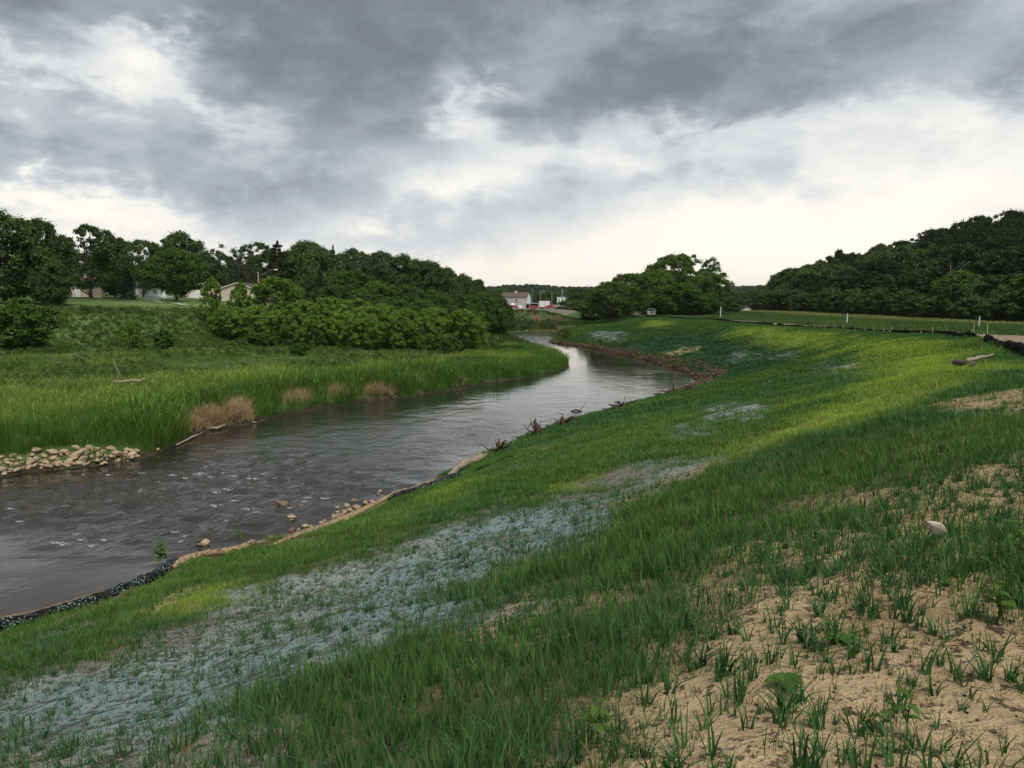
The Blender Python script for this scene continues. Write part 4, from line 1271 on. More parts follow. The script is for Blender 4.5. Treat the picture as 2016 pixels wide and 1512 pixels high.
for i, a in enumerate([(690, 534, 105, 140), (655, 560, 84, 126), (742, 553, 92, 132), (795, 562, 92, 134), (850, 570, 94, 132), (900, 577, 84, 138), (945, 574, 80, 150), (982, 582, 54, 166), (830, 590, 80, 118), (720, 575, 90, 122),
                       (770, 585, 80, 116), (880, 600, 80, 118), (930, 600, 70, 128), (972, 605, 60, 150)]):
    tree_px(('mid0', 'dark2', 'mid1', 'dark1')[i % 4], 'broadleaf_tree', 'mid green bushy tree between the willow thicket and the tree belt', MIDB, *a)
for i, a in enumerate([(60, 490, 90, 210), (130, 492, 80, 225), (195, 500, 80, 235), (240, 505, 70, 240), (300, 512, 80, 245), (330, 520, 70, 250), (395, 515, 70, 252), (440, 525, 70, 255), (470, 520, 60, 258), (520, 500, 80, 240), (575, 492, 80, 235), (670, 500, 80, 232)]):
    tree_px(('dark1', 'mid1', 'dark2')[i % 3], 'broadleaf_tree', 'dark tree in the belt closing the view behind the lawn houses', 'belt behind the lawn houses', *a)
THK = 'willows of the thicket'
for i, a in enumerate([(450, 598, 78, 101), (505, 600, 92, 99), (598, 590, 94, 98), (650, 583, 92, 97), (702, 584, 96, 96), (748, 596, 84, 95), (800, 606, 84, 98), (852, 604, 84, 103), (575, 604, 70, 96), (680, 612, 70, 93), (780, 618, 66, 94), (545, 610, 60, 98), (830, 622, 60, 96), (870, 625, 60, 98), (725, 622, 60, 92), (625, 618, 64, 93)]):
    tree_px(f'willow{i % 4}', 'willow_bush', 'bright green willow bush in the thicket along the far bank', THK, *a, cat='bush')
tree_px('willow1', 'rounded_bush', 'large rounded bright bush in front of the beige gable building', None, 541, 543, 98, 112, cat='bush')
tree_px('willow2', 'rounded_bush', 'rounded bush beside the pale driftwood log on the grassy point', None, 914, 607, 88, 96, cat='bush')
tree_px('sapling', 'young_tree', 'slim young tree in front of the tan garage', None, 416, 546, 36, 104)
tree_px('sapling', 'young_tree', 'wide young tree in front of the beige gable wall', None, 474, 557, 42, 104)
tree_px('shrub0', 'bank_shrub', 'big loose shrub standing in the tall grass of the far bank', None, 38, 588, 112, 84, cat='bush')
tree_px('shrub1', 'bank_shrub', 'dark compact bush alone in the grass in front of the thicket', None, 588, 674, 38, 80, cat='bush')
tree_px('willow3', 'bank_shrub', 'small pale bush on the slope below the lawn', None, 258, 629, 42, 88, cat='bush')
tree_px('shrub0', 'bank_shrub', 'low leafy bush at the foot of the slope beside the small pale bush', None, 322, 648, 42, 86, cat='bush')
tree_px('shrub1', 'bank_shrub', 'dark low bush at the near end of the willow thicket', None, 510, 655, 60, 90, cat='bush')
tree_px('shrub1', 'bank_shrub', 'low dark bush behind the driftwood log', None, 885, 660, 36, 88, cat='bush')
GRV = 'grove at the end of the track'
for a in [('grove0', 'many-stemmed tree with pale bare stems at the river end of the grove', 1208, 553, 96, 190), ('grove0', 'many-stemmed tree with pale bare stems leaning over the bank end', 1240, 537, 92, 205),
          ('grove1', 'dense green tree in the grove, its crown beside the white pickup', 1288, 529, 104, 226), ('grove_top', 'tallest tree of the grove with a loose feathery top', 1340, 499, 118, 245),
          ('grove1', 'broad dense tree in front of the tallest tree of the grove', 1340, 556, 96, 214), ('grove1', 'dense tree at the field end of the grove', 1392, 534, 80, 226), ('airy1', 'thin upright tree behind the field end of the grove', 1388, 527, 46, 250),
          ('grove1', 'low round tree at the foot of the grove beside the white marker post', 1378, 580, 70, 216), ('grove1', 'low tree filling the front of the grove behind the pickup', 1300, 575, 80, 215)]:
    tree_px(a[0], 'broadleaf_tree', a[1], GRV, *a[2:])
tree_px('edge0', 'broadleaf_tree', 'dark bush between the grove and the distant road', GRV, 1440, 596, 38, 250, cat='bush')
tree_px('edge1', 'broadleaf_tree', 'dark drooping bush at the river bend below the grove', GRV, 1172, 588, 70, 208, cat='bush')
TWN = 'trees round the town yard'
for i, a in enumerate([(1078, 574, 62, 520), (1108, 580, 50, 500), (1140, 566, 56, 420), (1128, 590, 60, 330), (1152, 598, 50, 270), (1052, 584, 46, 520), (1092, 590, 50, 560), (1020, 574, 60, 560), (985, 568, 60, 560), (1118, 602, 40, 300)]):
    tree_px(('mid1', 'pale0', 'dark1', 'mid0')[i % 4], 'broadleaf_tree', 'green tree standing round the yard of the distant town', TWN, *a)
RD = 'trees along the distant road'
for i, a in enumerate([(1440, 577, 46, 520), (1462, 584, 44, 560), (1488, 568, 50, 520), (1512, 561, 54, 500), (1535, 552, 60, 480), (1475, 590, 40, 480), (1500, 582, 50, 470), (1525, 580, 50, 460), (1548, 585, 44, 440)]):
    tree_px(('dark1', 'mid1', 'dark0')[i % 3], 'broadleaf_tree', 'tree in the row beside the distant road', RD, *a)


def hillside():
    r = np.random.RandomState(5); pts = []
    lab = 'dark tree in the wood covering the hillside'
    tries = 0
    while len(pts) < 285 and tries < 30000:
        tries += 1
        y = r.uniform(128, 470); x = EDGE_X + 3 + r.uniform() ** 1.0 * 125
        if x > .655 * y + 2 or x < .328 * y: continue
        d = 7.2 if x < EDGE_X + 22 else 9.6
        if any((x - p[0]) ** 2 + (y - p[1]) ** 2 < d * d for p in pts): continue
        pts.append((x, y))
    for i, (x, y) in enumerate(pts):
        h = r.uniform(9.5, 14); w = r.uniform(9.5, 13)
        if x < EDGE_X + 9: h *= .72
        airy = r.uniform() < .12
        lab = 'open-crowned tree among the denser trees of the hillside wood' if airy else ('dark tree standing at the foot of the wooded hillside' if x < EDGE_X + 14 else ('dark tree on the upper part of the wooded hillside' if x > EDGE_X + 62 else 'dark tree halfway up the wooded hillside'))
        tree('hill_airy' if airy else f'hill{(0, 3, 1, 4, 2, 0, 5, 3, 1, 6, 4)[i % 11]}', 'woodland_tree', lab, 'open trees of the hillside wood' if airy else 'hillside wood, ' + ('foot of the slope' if x < EDGE_X + 14 else ('upper slope' if x > EDGE_X + 62 else 'middle slope')), x, y, w, h)
    yy = 126
    i = 0
    while yy < 285:
        x = EDGE_X - 1.5 + r.uniform(-1.5, 1.5)
        if x < yy * .66:
            tree(f'edge{i % 2}', 'woodland_shrub', 'low green shrub at the edge of the hillside wood', 'shrubs at the edge of the wood', x, yy, r.uniform(6, 9), r.uniform(4.2, 7), cat='bush')
        yy += r.uniform(3.5, 6); i += 1


hillside()
tree_px('hill_airy', 'skyline_tree', 'open round-headed tree standing above the hillside skyline', None, 1655, 492, 40, 300)


def dead_tree():
    r = np.random.RandomState(8); V = []; Q = []
    x, y, z = at_depth(1872, 560, 168); zb = Hs(x, y)
    tube_np(V, Q, [(0, 0, -.3), (.2, 0, 4), (.1, .1, 8), (-.4, 0, 11)], [.2, .16, .12, .05], 6)
    for k in range(14):
        h = r.uniform(4, 10); a = r.uniform(0, 6.28); L = r.uniform(1.5, 4)
        tube_np(V, Q, bent(r, (.1, 0, h), (.1 + math.cos(a) * L, math.sin(a) * L, h + r.uniform(.5, 3)), 4, .2), [.07, .05, .035, .015], 4)
    o = thing('dead_tree', 'dead tree with bare pale branches among the dark hillside trees', 'tree', (x, y, zb))
    obj('branches', mesh_np('branches', np.array(V), [np.array(Q)], [M['bark_pale']], smooth=True), o)


dead_tree()


def far_wood():
    """wooded ridge on the horizon, too far to tell the trees apart"""
    r = np.random.RandomState(55); n = 5200
    d = r.uniform(760, 1750, n); a = np.radians(r.uniform(-16, 20, n)); x, y = d * np.sin(a), d * np.cos(a)
    srcs = []
    for k in range(5):
        _, (cv, cq) = broadleaf(130 + k, .02, 26, 28, .95, clr=.24)
        srcs.append(src(mesh_np('far_crown', cv, [cq], [BLADE])))
    c = np.tile(np.array([[.030, .052, .020]]), (n, 1)) * r.uniform(.7, 1.5, (n, 1))
    s = r.uniform(.9, 1.35, n)
    scatter('distant_wood', srcs, np.stack([x, y, H(x, y) - .3], -1), r.uniform(0, 6.28, n), s, r.randint(0, 5, n), c, 'wooded ridge closing the valley on the horizon', 'woodland')


far_wood()


# ------------------------------------------------------------------ rocks
def rock_mesh(seed, mat, rounded=False):
    r = np.random.RandomState(seed); bm = bmesh.new()
    for k in range(22 if rounded else 13):
        d = r.normal(size=3); d /= np.linalg.norm(d); d *= r.uniform(.82, 1.0) if rounded else r.uniform(.7, 1.0)
        bm.verts.new((d[0] * .5, d[1] * .42, d[2] * .33))
    bmesh.ops.convex_hull(bm, input=bm.verts[:]); 
    bmesh.ops.delete(bm, geom=[v for v in bm.verts if not v.link_faces], context='VERTS')
    bmesh.ops.bevel(bm, geom=bm.edges[:], offset=.05 if rounded else .022, segments=2 if rounded else 1, affect='EDGES')
    me = bpy.data.meshes.new('rock'); bm.to_mesh(me); bm.free(); me.materials.append(mat)
    if rounded: me.polygons.foreach_set('use_smooth', [True] * len(me.polygons))
    return me


ROCKS = [rock_mesh(k, M['rock']) for k in range(9)]
PEBB = [rock_mesh(20 + k, M['rock'], True) for k in range(5)]
WETR = [rock_mesh(30 + k, M['rock_wet'], True) for k in range(3)]


def rock(me, name, label, group, x, y, s, z=None, sink=.25, cat='rock'):
    o = obj(name, me); z = Hs(x, y) if z is None else z
    o.location = (x, y, z + s * (.33 - sink)); o.rotation_euler = (random.uniform(-.35, .35), random.uniform(-.35, .35), random.uniform(0, 6.28)); o.scale = (s, s, s * random.uniform(.8, 1.15))
    return tag(o, label, cat, group)


def riprap():
    r = np.random.RandomState(4)
    big = [(5, 930, .62), (32, 928, .60), (70, 893, .7), (103, 897, .75), (125, 897, .6), (155, 900, .95), (165, 893, .6), (188, 888, .75), (200, 895, .55), (218, 887, .55), (230, 898, .75), (250, 887, .4), (262, 902, .6),
           (285, 905, .4), (205, 914, .4), (232, 911, .45), (157, 917, .45), (135, 917, .5), (190, 912, .5), (60, 915, .45), (18, 915, .5), (40, 905, .45), (88, 912, .4), (110, 915, .4), (175, 885, .5), (0, 905, .5), (25, 900, .45), (150, 887, .5), (310, 890, .3), (318, 892, .25), (300, 898, .25)]
    P = [(a, b) for a, b, _ in big]; S = [c for _, _, c in big]
    for k in range(130):
        u = r.uniform(-30, 275); lo = np.interp(u, [-30, 0, 150, 275], [948, 942, 922, 906]); hi = np.interp(u, [-30, 0, 60, 150, 275], [908, 905, 896, 890, 888])
        P.append((u, r.uniform(hi + 4, lo - 1))); S.append(r.uniform(.16, .36))
    G = on_ground(P)
    for (x, y), s in zip(G, S):
        if s >= .4: rock(ROCKS[r.randint(9)], 'riprap_rock', 'large angular tan rock in the stone landing below the tall grass', 'large rocks of the stone landing', x, y, s * .85, sink=.24)
        else: rock(ROCKS[r.randint(9)], 'riprap_rock', 'small angular tan rock in the stone landing below the tall grass', 'small rocks of the stone landing', x, y, s, sink=.2)


riprap()
for px, py, s, lab in [(400, 1073, .42, 'single tan boulder in the water off the tan erosion log'), (574, 1022, .40, 'round tan boulder standing in the river off the bank cobbles'),
                       (748, 968, .22, 'small pale cobble farthest out in the river beyond the bank cobbles')]:
    x, y = on_z(px, py, 0); rock(PEBB[int(px) % 5], 'river_boulder', lab, None, x, y, s, z=0, sink=.2)
for px, py, s in [(556, 993, .62), (592, 996, .3), (697, 986, .34), (745, 973, .26), (574, 1044, .34), (535, 1058, .4)]:
    x, y = on_z(px, py, 0); rock(WETR[int(px) % 3], 'wet_stone', 'wet brown stone just breaking the river surface', 'wet stones near the seeded bank', x, y, s, z=0, sink=.36)
for px, py, s in [(665, 1000, .22), (682, 998, .30), (678, 1010, .42), (703, 1000, .38), (657, 1017, .24), (690, 1011, .26), (663, 1009, .2), (668, 1017, .3), (702, 1008, .3), (673, 1022, .24), (655, 1025, .2), (600, 1037, .28), (612, 1040, .2), (588, 1042, .14), (640, 1033, .18), (632, 1036, .2), (720, 992, .28), (733, 988, .24)]:
    x, y = on_z(px, py, 0); rock(PEBB[int(px) % 5], 'cobble', 'tan cobble in the heap at the water edge of the seeded bank', 'cobbles at the water edge', x, y, s, sink=.12, z=max(Hs(x, y), -.03))
g = on_ground([(1840, 1062)])[0]
rock(rock_mesh(44, M['stone_pale']), 'pale_stone', 'pale stone lying in the grass of the seeded bank', None, g[0], g[1], .20, sink=-.1, cat='stone')
for k, (px, py) in enumerate([(1237, 622), (1243, 621), (1250, 622), (1230, 623)]):
    g = on_ground([(px, py + 1)])[0]
    rock(ROCKS[k], 'bank_rock', 'pale rock in the row beside the white post at the track end', 'rocks at the track end', g[0], g[1], 1.1, sink=.1)


# ------------------------------------------------------------------ erosion socks, stakes, driftwood
def along(px_pts, n, lift):
    G = on_ground(px_pts); seg = np.concatenate([[0], np.cumsum(np.hypot(*np.diff(G, axis=0).T))])
    t = np.linspace(0, seg[-1], n); x = np.interp(t, seg, G[:, 0]); y = np.interp(t, seg, G[:, 1])
    return np.stack([x, y, np.maximum(H(x, y), 0) + lift], -1)


def sock(name, label, px_pts, rad, mat, n=60, group=None, wob=.5, lump=.32, cat='erosion sock'):
    P = along(px_pts, n, rad * .7); r = np.random.RandomState(n)
    k = fbm(np.arange(n) * .35, np.zeros(n) + n, 7, 3)
    P[:, :2] += (fbm(np.arange(n) * .12, np.zeros(n) + 3, 9, 2) - .5)[:, None] * rad * 1.2
    rr = rad * (1 + lump * 2 * (k - .5)); rr[0] *= .6; rr[-1] *= .6
    b = MB(); b.tube(P, list(rr), 10, 0, wob * .4); o = b.build(name, mat, smooth=True)
    return tag(o, label, cat, group)


sock('erosion_sock', 'black mesh erosion sock flecked with pale mulch at the water edge', [(-50, 1268), (0, 1243), (60, 1227), (150, 1203), (210, 1184), (270, 1159), (318, 1134), (350, 1112)], .115, M['sock_black'], 90)
sock('erosion_log', 'tan fibre erosion log at the water edge beside the leafy weed', [(335, 1124), (370, 1105), (410, 1094), (450, 1091), (480, 1082), (503, 1072)], .085, M['sock_tan'], 40)
sock('erosion_log', 'thin tan fibre log half sunk in grass at the water edge', [(528, 1080), (560, 1067), (600, 1053), (640, 1040), (680, 1022), (720, 1004)], .055, M['sock_tan'], 40)
sock('erosion_log', 'sandy tan fibre log beside the cobbles', [(676, 1030), (720, 1006), (760, 985), (800, 968)], .08, M['sock_tan'], 36)
sock('erosion_sock', 'black mesh sock in the grass next to the sandy log', [(762, 990), (800, 975), (840, 962), (880, 946), (905, 937)], .10, M['sock_black'], 40)
sock('erosion_sock', 'short black sock end showing through grass above the driftwood', [(930, 935), (960, 921), (990, 908), (1010, 903)], .07, M['sock_plain'], 24)
sock('drain_hose', 'thin brown hose lying along the black flecked sock', [(85, 1248), (120, 1228), (160, 1213), (200, 1198), (250, 1176), (268, 1166)], .05, M['debris'], 40, lump=.05, cat='hose')
CS = 'black erosion socks along the track'
sock('track_sock', 'thick black sock with a folded end beside the sandy track', [(2080, 722), (2040, 708), (2000, 693), (1970, 684), (1942, 672)], .145, M['sock_plain'], 50, CS)
sock('track_sock', 'black sock running from the gap in the stakes along the track', [(1918, 667), (1880, 663), (1830, 659), (1790, 657.5), (1755, 656)], .14, M['sock_plain'], 60, CS)
sock('track_sock', 'long thin black sock along the middle of the track edge', [(1748, 655), (1700, 652), (1640, 648), (1580, 645), (1530, 641.5)], .125, M['sock_plain'], 70, CS)
sock('track_sock', 'far black sock along the track edge below the white pickup', [(1522, 641), (1470, 637), (1420, 632), (1370, 629), (1330, 626.5), (1265, 624)], .15, M['sock_plain'], 80, CS)

cr_world = np.array(CR[4:14])


def crest_at(px):
    """point of the sock line seen in photo column px"""
    cx = 1008 + F * cr_world[:, 0] / cr_world[:, 1]
    o = np.argsort(cx); return float(np.interp(px, cx[o], cr_world[o, 0])), float(np.interp(px, cx[o], cr_world[o, 1]))


STK = {}
for px in [1483, 1508, 1525, 1540, 1557, 1575, 1589, 1606, 1624, 1641, 1660, 1685, 1705, 1721, 1738, 1755, 1779, 1797, 1815, 1835, 1850, 1861, 1875, 1888, 1912, 1915, 1922, 1934, 1942, 1957, 1964, 1981, 2009]:
    x, y = crest_at(px); hgt = random.uniform(.26, .44); lean = random.uniform(-.08, .08)
    if px in (1915, 1942): hgt = .7
    b = MB(); Mx = Matrix.Rotation(lean, 4, 'Y') @ Matrix.Rotation(random.uniform(-.06, .06), 4, 'X')
    w = .012
    b.box(-w, w, -w, w, -.15, hgt, M=Mx)
    tipv = [Mx @ Vector(p) for p in ((-w, -w, hgt), (w, -w, hgt), (w, w, hgt), (-w, w, hgt), (0, 0, hgt + .05))]
    b._add(tipv, [(0, 1, 4), (1, 2, 4), (2, 3, 4), (3, 0, 4)])
    o = b.build('wooden_stake', M['stake']); o.location = (x + .12, y + .1, Hs(x, y)); o.rotation_euler = (0, 0, random.uniform(0, 1.5))
    tag(o, 'thin wooden stake holding the black sock along the track', 'stake', 'wooden stakes along the track')
for px, top, bot, lab in [(1257, 601, 623, 'white marker post beside the pickup at the grove'), (1418, 604, 626, 'white marker post at the field end of the grove'), (1667, 617, 638, 'white marker post in the field in front of the hillside wood'), (1927, 623, 645, 'white marker post in the field behind the staked sandy track')]:
    x, y = on_ground([(px, bot)])[0]; z = Hs(x, y); zt = at_depth(px + 1, top, y)[2]
    b = MB(); hgt = zt - z; b.tube([(0, 0, -.2), (0, 0, hgt * .5), (.0, 0, hgt)], .0004 * y + .02, 8)
    o = b.build('marker_post', M['pvc'], smooth=False); o.location = (x, y, z); o.rotation_euler = (0, .03, 0); tag(o, lab, 'post')


def branch(name, label, pts, rad, mat, extra=(), cat='log', group=None):
    r = np.random.RandomState(len(pts) + 3); b = MB()
    pts = [Vector(p) for p in pts]; n = 4 * (len(pts) - 1) + 1; t = np.linspace(0, len(pts) - 1, n); R0 = np.interp(t, range(len(pts)), rad)
    fine = [pts[min(int(q), len(pts) - 2)].lerp(pts[min(int(q), len(pts) - 2) + 1], q - min(int(q), len(pts) - 2)) + Vector(r.normal(0, .22, 3)) * R0[i] for i, q in enumerate(t)]
    b.tube(fine, list(R0 * r.uniform(.72, 1.2, n)), 8, 0, .55)
    for p, rd in extra: b.tube(p, rd, 6, 0, .35)
    return tag(b.build(name, mat, smooth=True), label, cat, group)


def gp(px, py, lift=0.0):
    x, y = on_ground([(px, py)])[0]; return Vector((x, y, max(Hs(x, y), 0) + lift))


def lifted(px, py, ref):
    """point seen at a pixel, at the distance of a thing standing on ref"""
    x, y, z = at_depth(px, py, ref.y); return Vector((x, y, z))


a = gp(850, 683, .5); A = Vector((a.x, a.y, 0))
branch('driftwood_log', 'pale forked driftwood log raised on the grassy point', [lifted(818, 676, a), lifted(832, 671, a), lifted(848, 665, a), lifted(862, 659, a), lifted(871, 654, a) + Vector((.3, .3, 0))], [.10, .17, .19, .18, .13], M['driftwood'],
       [([lifted(858, 661, a), lifted(866, 666, a), lifted(878, 673, a)], [.11, .1, .05]), ([lifted(822, 674, a), lifted(816, 683, a)], [.1, .06])])
a = gp(255, 775, .6)
branch('driftwood_log', 'short pale log lying in the tall grass of the far bank', [lifted(222, 752, a), lifted(245, 751, a), lifted(276, 750, a), lifted(286, 745, a)], [.05, .09, .10, .05], M['driftwood'],
       [([lifted(242, 750, a), lifted(232, 728, a), lifted(222, 708, a)], [.03, .025, .012]), ([lifted(240, 750, a), lifted(226, 722, a)], [.025, .01])])
P = [Vector((*on_z(px, py, 0), .10 + dz)) for px, py, dz in [(402, 842, .1), (410, 846, .0), (425, 847, -.02), (445, 840, .02), (470, 836, .06), (490, 833, .02), (505, 834, -.06)]]
branch('driftwood_branch', 'long bent pale branch along the water below the dry grass', P, [.05, .07, .075, .07, .06, .05, .02], M['driftwood'])
P = [Vector((*on_z(px, py, 0), .06)) for px, py in [(347, 879), (365, 870), (385, 861), (400, 853)]]
branch('driftwood_branch', 'thin straight branch lying on the mud beyond the stone landing', P, [.03, .05, .05, .02], M['driftwood'])
P = [Vector((*on_z(px, py, 0), .08)) for px, py in [(753, 778), (765, 780), (779, 784)]]
branch('driftwood_branch', 'grey plank-like stick on the mud of the far bank', P, [.05, .07, .03], M['driftwood'])
a = gp(1918, 724, .08)
branch('driftwood_log', 'dark rotten log with a pale broken end on the seeded bank', [gp(1882, 722, .10), gp(1893, 724, .12), gp(1905, 724, .1)], [.07, .09, .05], M['wet_wood'], [([gp(1913, 727, .05), gp(1920, 721, .12)], [.05, .03])])
branch('driftwood_branch', 'pale peeled branch leaning off the dark rotten log', [gp(1900, 722, .15), gp(1920, 720, .18), gp(1938, 715, .2), gp(1955, 711, .22)], [.05, .06, .045, .02], M['driftwood'])
branch('driftwood_log', 'thick weathered log along the water edge below the stumps', [gp(882, 944, .05), gp(900, 930, .12), gp(925, 917, .14), gp(948, 905, .1), gp(960, 897, .05)], [.05, .12, .14, .11, .04], M['driftwood'], [([gp(895 + 13 * k, 936 - 9 * k, .16), gp(915 + 13 * k, 920 - 7 * k, .24)], [.05, .02]) for k in range(4)])
for k, (px, py, s, lab) in enumerate([(1057, 857, .8, 'dark pointed stump standing at the water edge'), (985, 890, .45, 'reddish brown stump end beside the weathered log'), (1108, 838, .45, 'dark stump with thin bent twigs at the water edge'),
                                      (1222, 806, .5, 'dark stump with two sticks pointing over the water'), (1362, 771, .5, 'short reddish stump near the debris drift')]):
    p = gp(px, py); r = np.random.RandomState(60 + k); b = MB()
    b.tube([p + Vector((0, 0, -.2)), p + Vector((.05, 0, s * .4)), p + Vector((-.10, .03, s * .75)), p + Vector((-.05, 0, s * .95))], [.15, .11, .075, .02], 7, 0, .9)
    for j in range(9):
        q = r.uniform(0, 6.28); L = r.uniform(.3, 1.1)
        b.tube([p + Vector((0, 0, .1)), p + Vector((math.cos(q) * L * .6, math.sin(q) * L * .6, r.uniform(.05, .5))), p + Vector((math.cos(q) * L, math.sin(q) * L, r.uniform(.0, .7)))], [.05, .03, .01], 5)
    if k == 3:
        for dx, dz in ((-24, -5), (-26, 3)): b.tube([p + Vector((0, 0, .15)), lifted(px + dx, py + dz - 4, p)], [.06, .03], 6)
    if k == 2: b.tube([p + Vector((0, 0, .3)), lifted(px, py - 22, p), lifted(px - 12, py - 27, p)], [.03, .02, .01], 5)
    tag(b.build('tree_stump', M['wet_wood'], smooth=True), lab, 'stump')
for px, py, lab in [(1138, 810, 'small dark snag poking out of the river')]:
    p = Vector((*on_z(px, py, 0), 0)); b = MB(); b.tube([p + Vector((-.4, 0, .02)), p + Vector((-.1, .05, .09)), p + Vector((.25, 0, .0))], [.03, .06, .03], 7, 0, .4); b.tube([p + Vector((.1, 0, .05)), p + Vector((.5, .2, .5))], [.025, .01], 5)
    tag(b.build('river_snag', M['wet_wood']), lab, 'snag')


def debris_drift():
    """mat of sticks and bark left along the outside of the bend"""
    r = np.random.RandomState(77); V = []; Q = []
    E = np.array(RB); i0 = 3 + 20; pts = E[i0:i0 + 11]
    seg = np.concatenate([[0], np.cumsum(np.hypot(*np.diff(pts, axis=0).T))])
    for k in range(1500):
        t = r.uniform() ** 1.25 * seg[-1]; x = np.interp(t, seg, pts[:, 0]); y = np.interp(t, seg, pts[:, 1])
        wdt = np.interp(t, [0, 8, 22, seg[-1]], [.9, 1.7, 1.5, .5])
        off = r.uniform(-.5, wdt); x += off + r.normal(0, .2); z = max(Hs(x, y, False), 0) + r.uniform(0, .30) * math.exp(-(off / wdt) ** 2)
        L = r.uniform(.25, 1.3); a = r.normal(1.9, .7); th = r.normal(0, .2)
        d = np.array([math.cos(a) * math.cos(th), math.sin(a) * math.cos(th), math.sin(th)]) * L / 2; c = np.array([x, y, z + .03])
        tube_np(V, Q, [c - d, c + d * .1 + r.normal(0, .04, 3), c + d], np.array([.03, .035, .012]) * r.uniform(.6, 1.9), 4)
    me = mesh_np('driftwood_mat', np.array(V), [np.array(Q)], [M['debris']])
    tag(obj('driftwood_mat', me), 'brown mat of sticks and bark along the outside of the bend', 'debris', kind='stuff')


debris_drift()

# ------------------------------------------------------------------ buildings
def base_at(px, Y):
    x = (px - 1008) / F * Y * (1 / 1.0); return x, Y, Hs(x, Y)


def window(root, x, z, w, h, y=-.03, mat='glass'):
    b = MB(); b.box(x - w / 2, x + w / 2, y - .02, y + .05, z, z + h); f = b.build('window', M[mat], root)
    b = MB(); t = .10
    b.box(x - w / 2 - t, x + w / 2 + t, y - .05, y + .04, z - t, z - .001); b.box(x - w / 2 - t, x + w / 2 + t, y - .05, y + .04, z + h + .001, z + h + t)
    b.box(x - w / 2 - t, x - w / 2 - .001, y - .05, y + .04, z - .0005, z + h); b.box(x + w / 2 + .001, x + w / 2 + t, y - .05, y + .04, z - .0005, z + h)
    b.box(x - w / 2, x + w / 2, y - .04, y - .025, z + h * .48, z + h * .52)
    b.build('frame', M['trim'], f)
    return f


def gable_house(name, label, x, y, z, rz, w, d, eave, ridge, wall, roof, over=.3, group=None, gable_front=False, cat='house'):
    """front wall on local y=0; ridge along x unless gable_front"""
    o = thing(name, label, cat, (x, y, z), rz, group)
    b = MB(); t = .12
    if gable_front:
        b.prism([(-w / 2, -.4), (w / 2, -.4), (w / 2, eave), (0, ridge - .02), (-w / 2, eave)], 0, d)
        b.build('wall', M[wall], o)
        b = MB(); sl = (ridge - eave) / (w / 2)
        for s in (-1, 1):
            ex = w / 2 + over
            b.prism([(0, ridge + .03), (s * ex, eave - over * sl + .03), (s * ex, eave - over * sl + .03 + t), (0, ridge + .03 + t)][::s], -over, d + over)
        b.build('roof', M[roof], o)
        b = MB()
        for s in (-1, 1):
            ex = w / 2 + over
            b.prism([(0, ridge - .12), (s * ex, eave - over * sl - .12), (s * ex, eave - over * sl + .035), (0, ridge + .035)][::s], -over - .05, -over - .002)
        b.build('fascia', M['trim'], o)
    else:
        vs = [(0, -.4), (d, -.4), (d, eave), (d / 2, ridge - .02), (0, eave)]
        bb = MB(); n = 5
        V = [(-w / 2, p, q) for p, q in vs] + [(w / 2, p, q) for p, q in vs]
        bb._add(V, [(0, 1, 2, 3, 4)[::-1], (5, 6, 7, 8, 9)] + [(i, (i + 1) % 5, (i + 1) % 5 + 5, i + 5) for i in range(5)])
        bb.build('wall', M[wall], o)
        bb = MB(); sl = (ridge - eave) / (d / 2); ov = over
        for yy0, yy1 in ((-ov, d / 2), (d + ov, d / 2)):
            z0 = eave - ov * sl + .03
            V = [(-w / 2 - ov, yy0, z0), (w / 2 + ov, yy0, z0), (w / 2 + ov, yy1, ridge + .03), (-w / 2 - ov, yy1, ridge + .03)]
            V += [(a_, b_, c_ + t) for a_, b_, c_ in V]
            bb._add(V, [(3, 2, 1, 0), (4, 5, 6, 7), (0, 1, 5, 4), (1, 2, 6, 5), (2, 3, 7, 6), (3, 0, 4, 7)])
        bb.build('roof', M[roof], o)
    return o


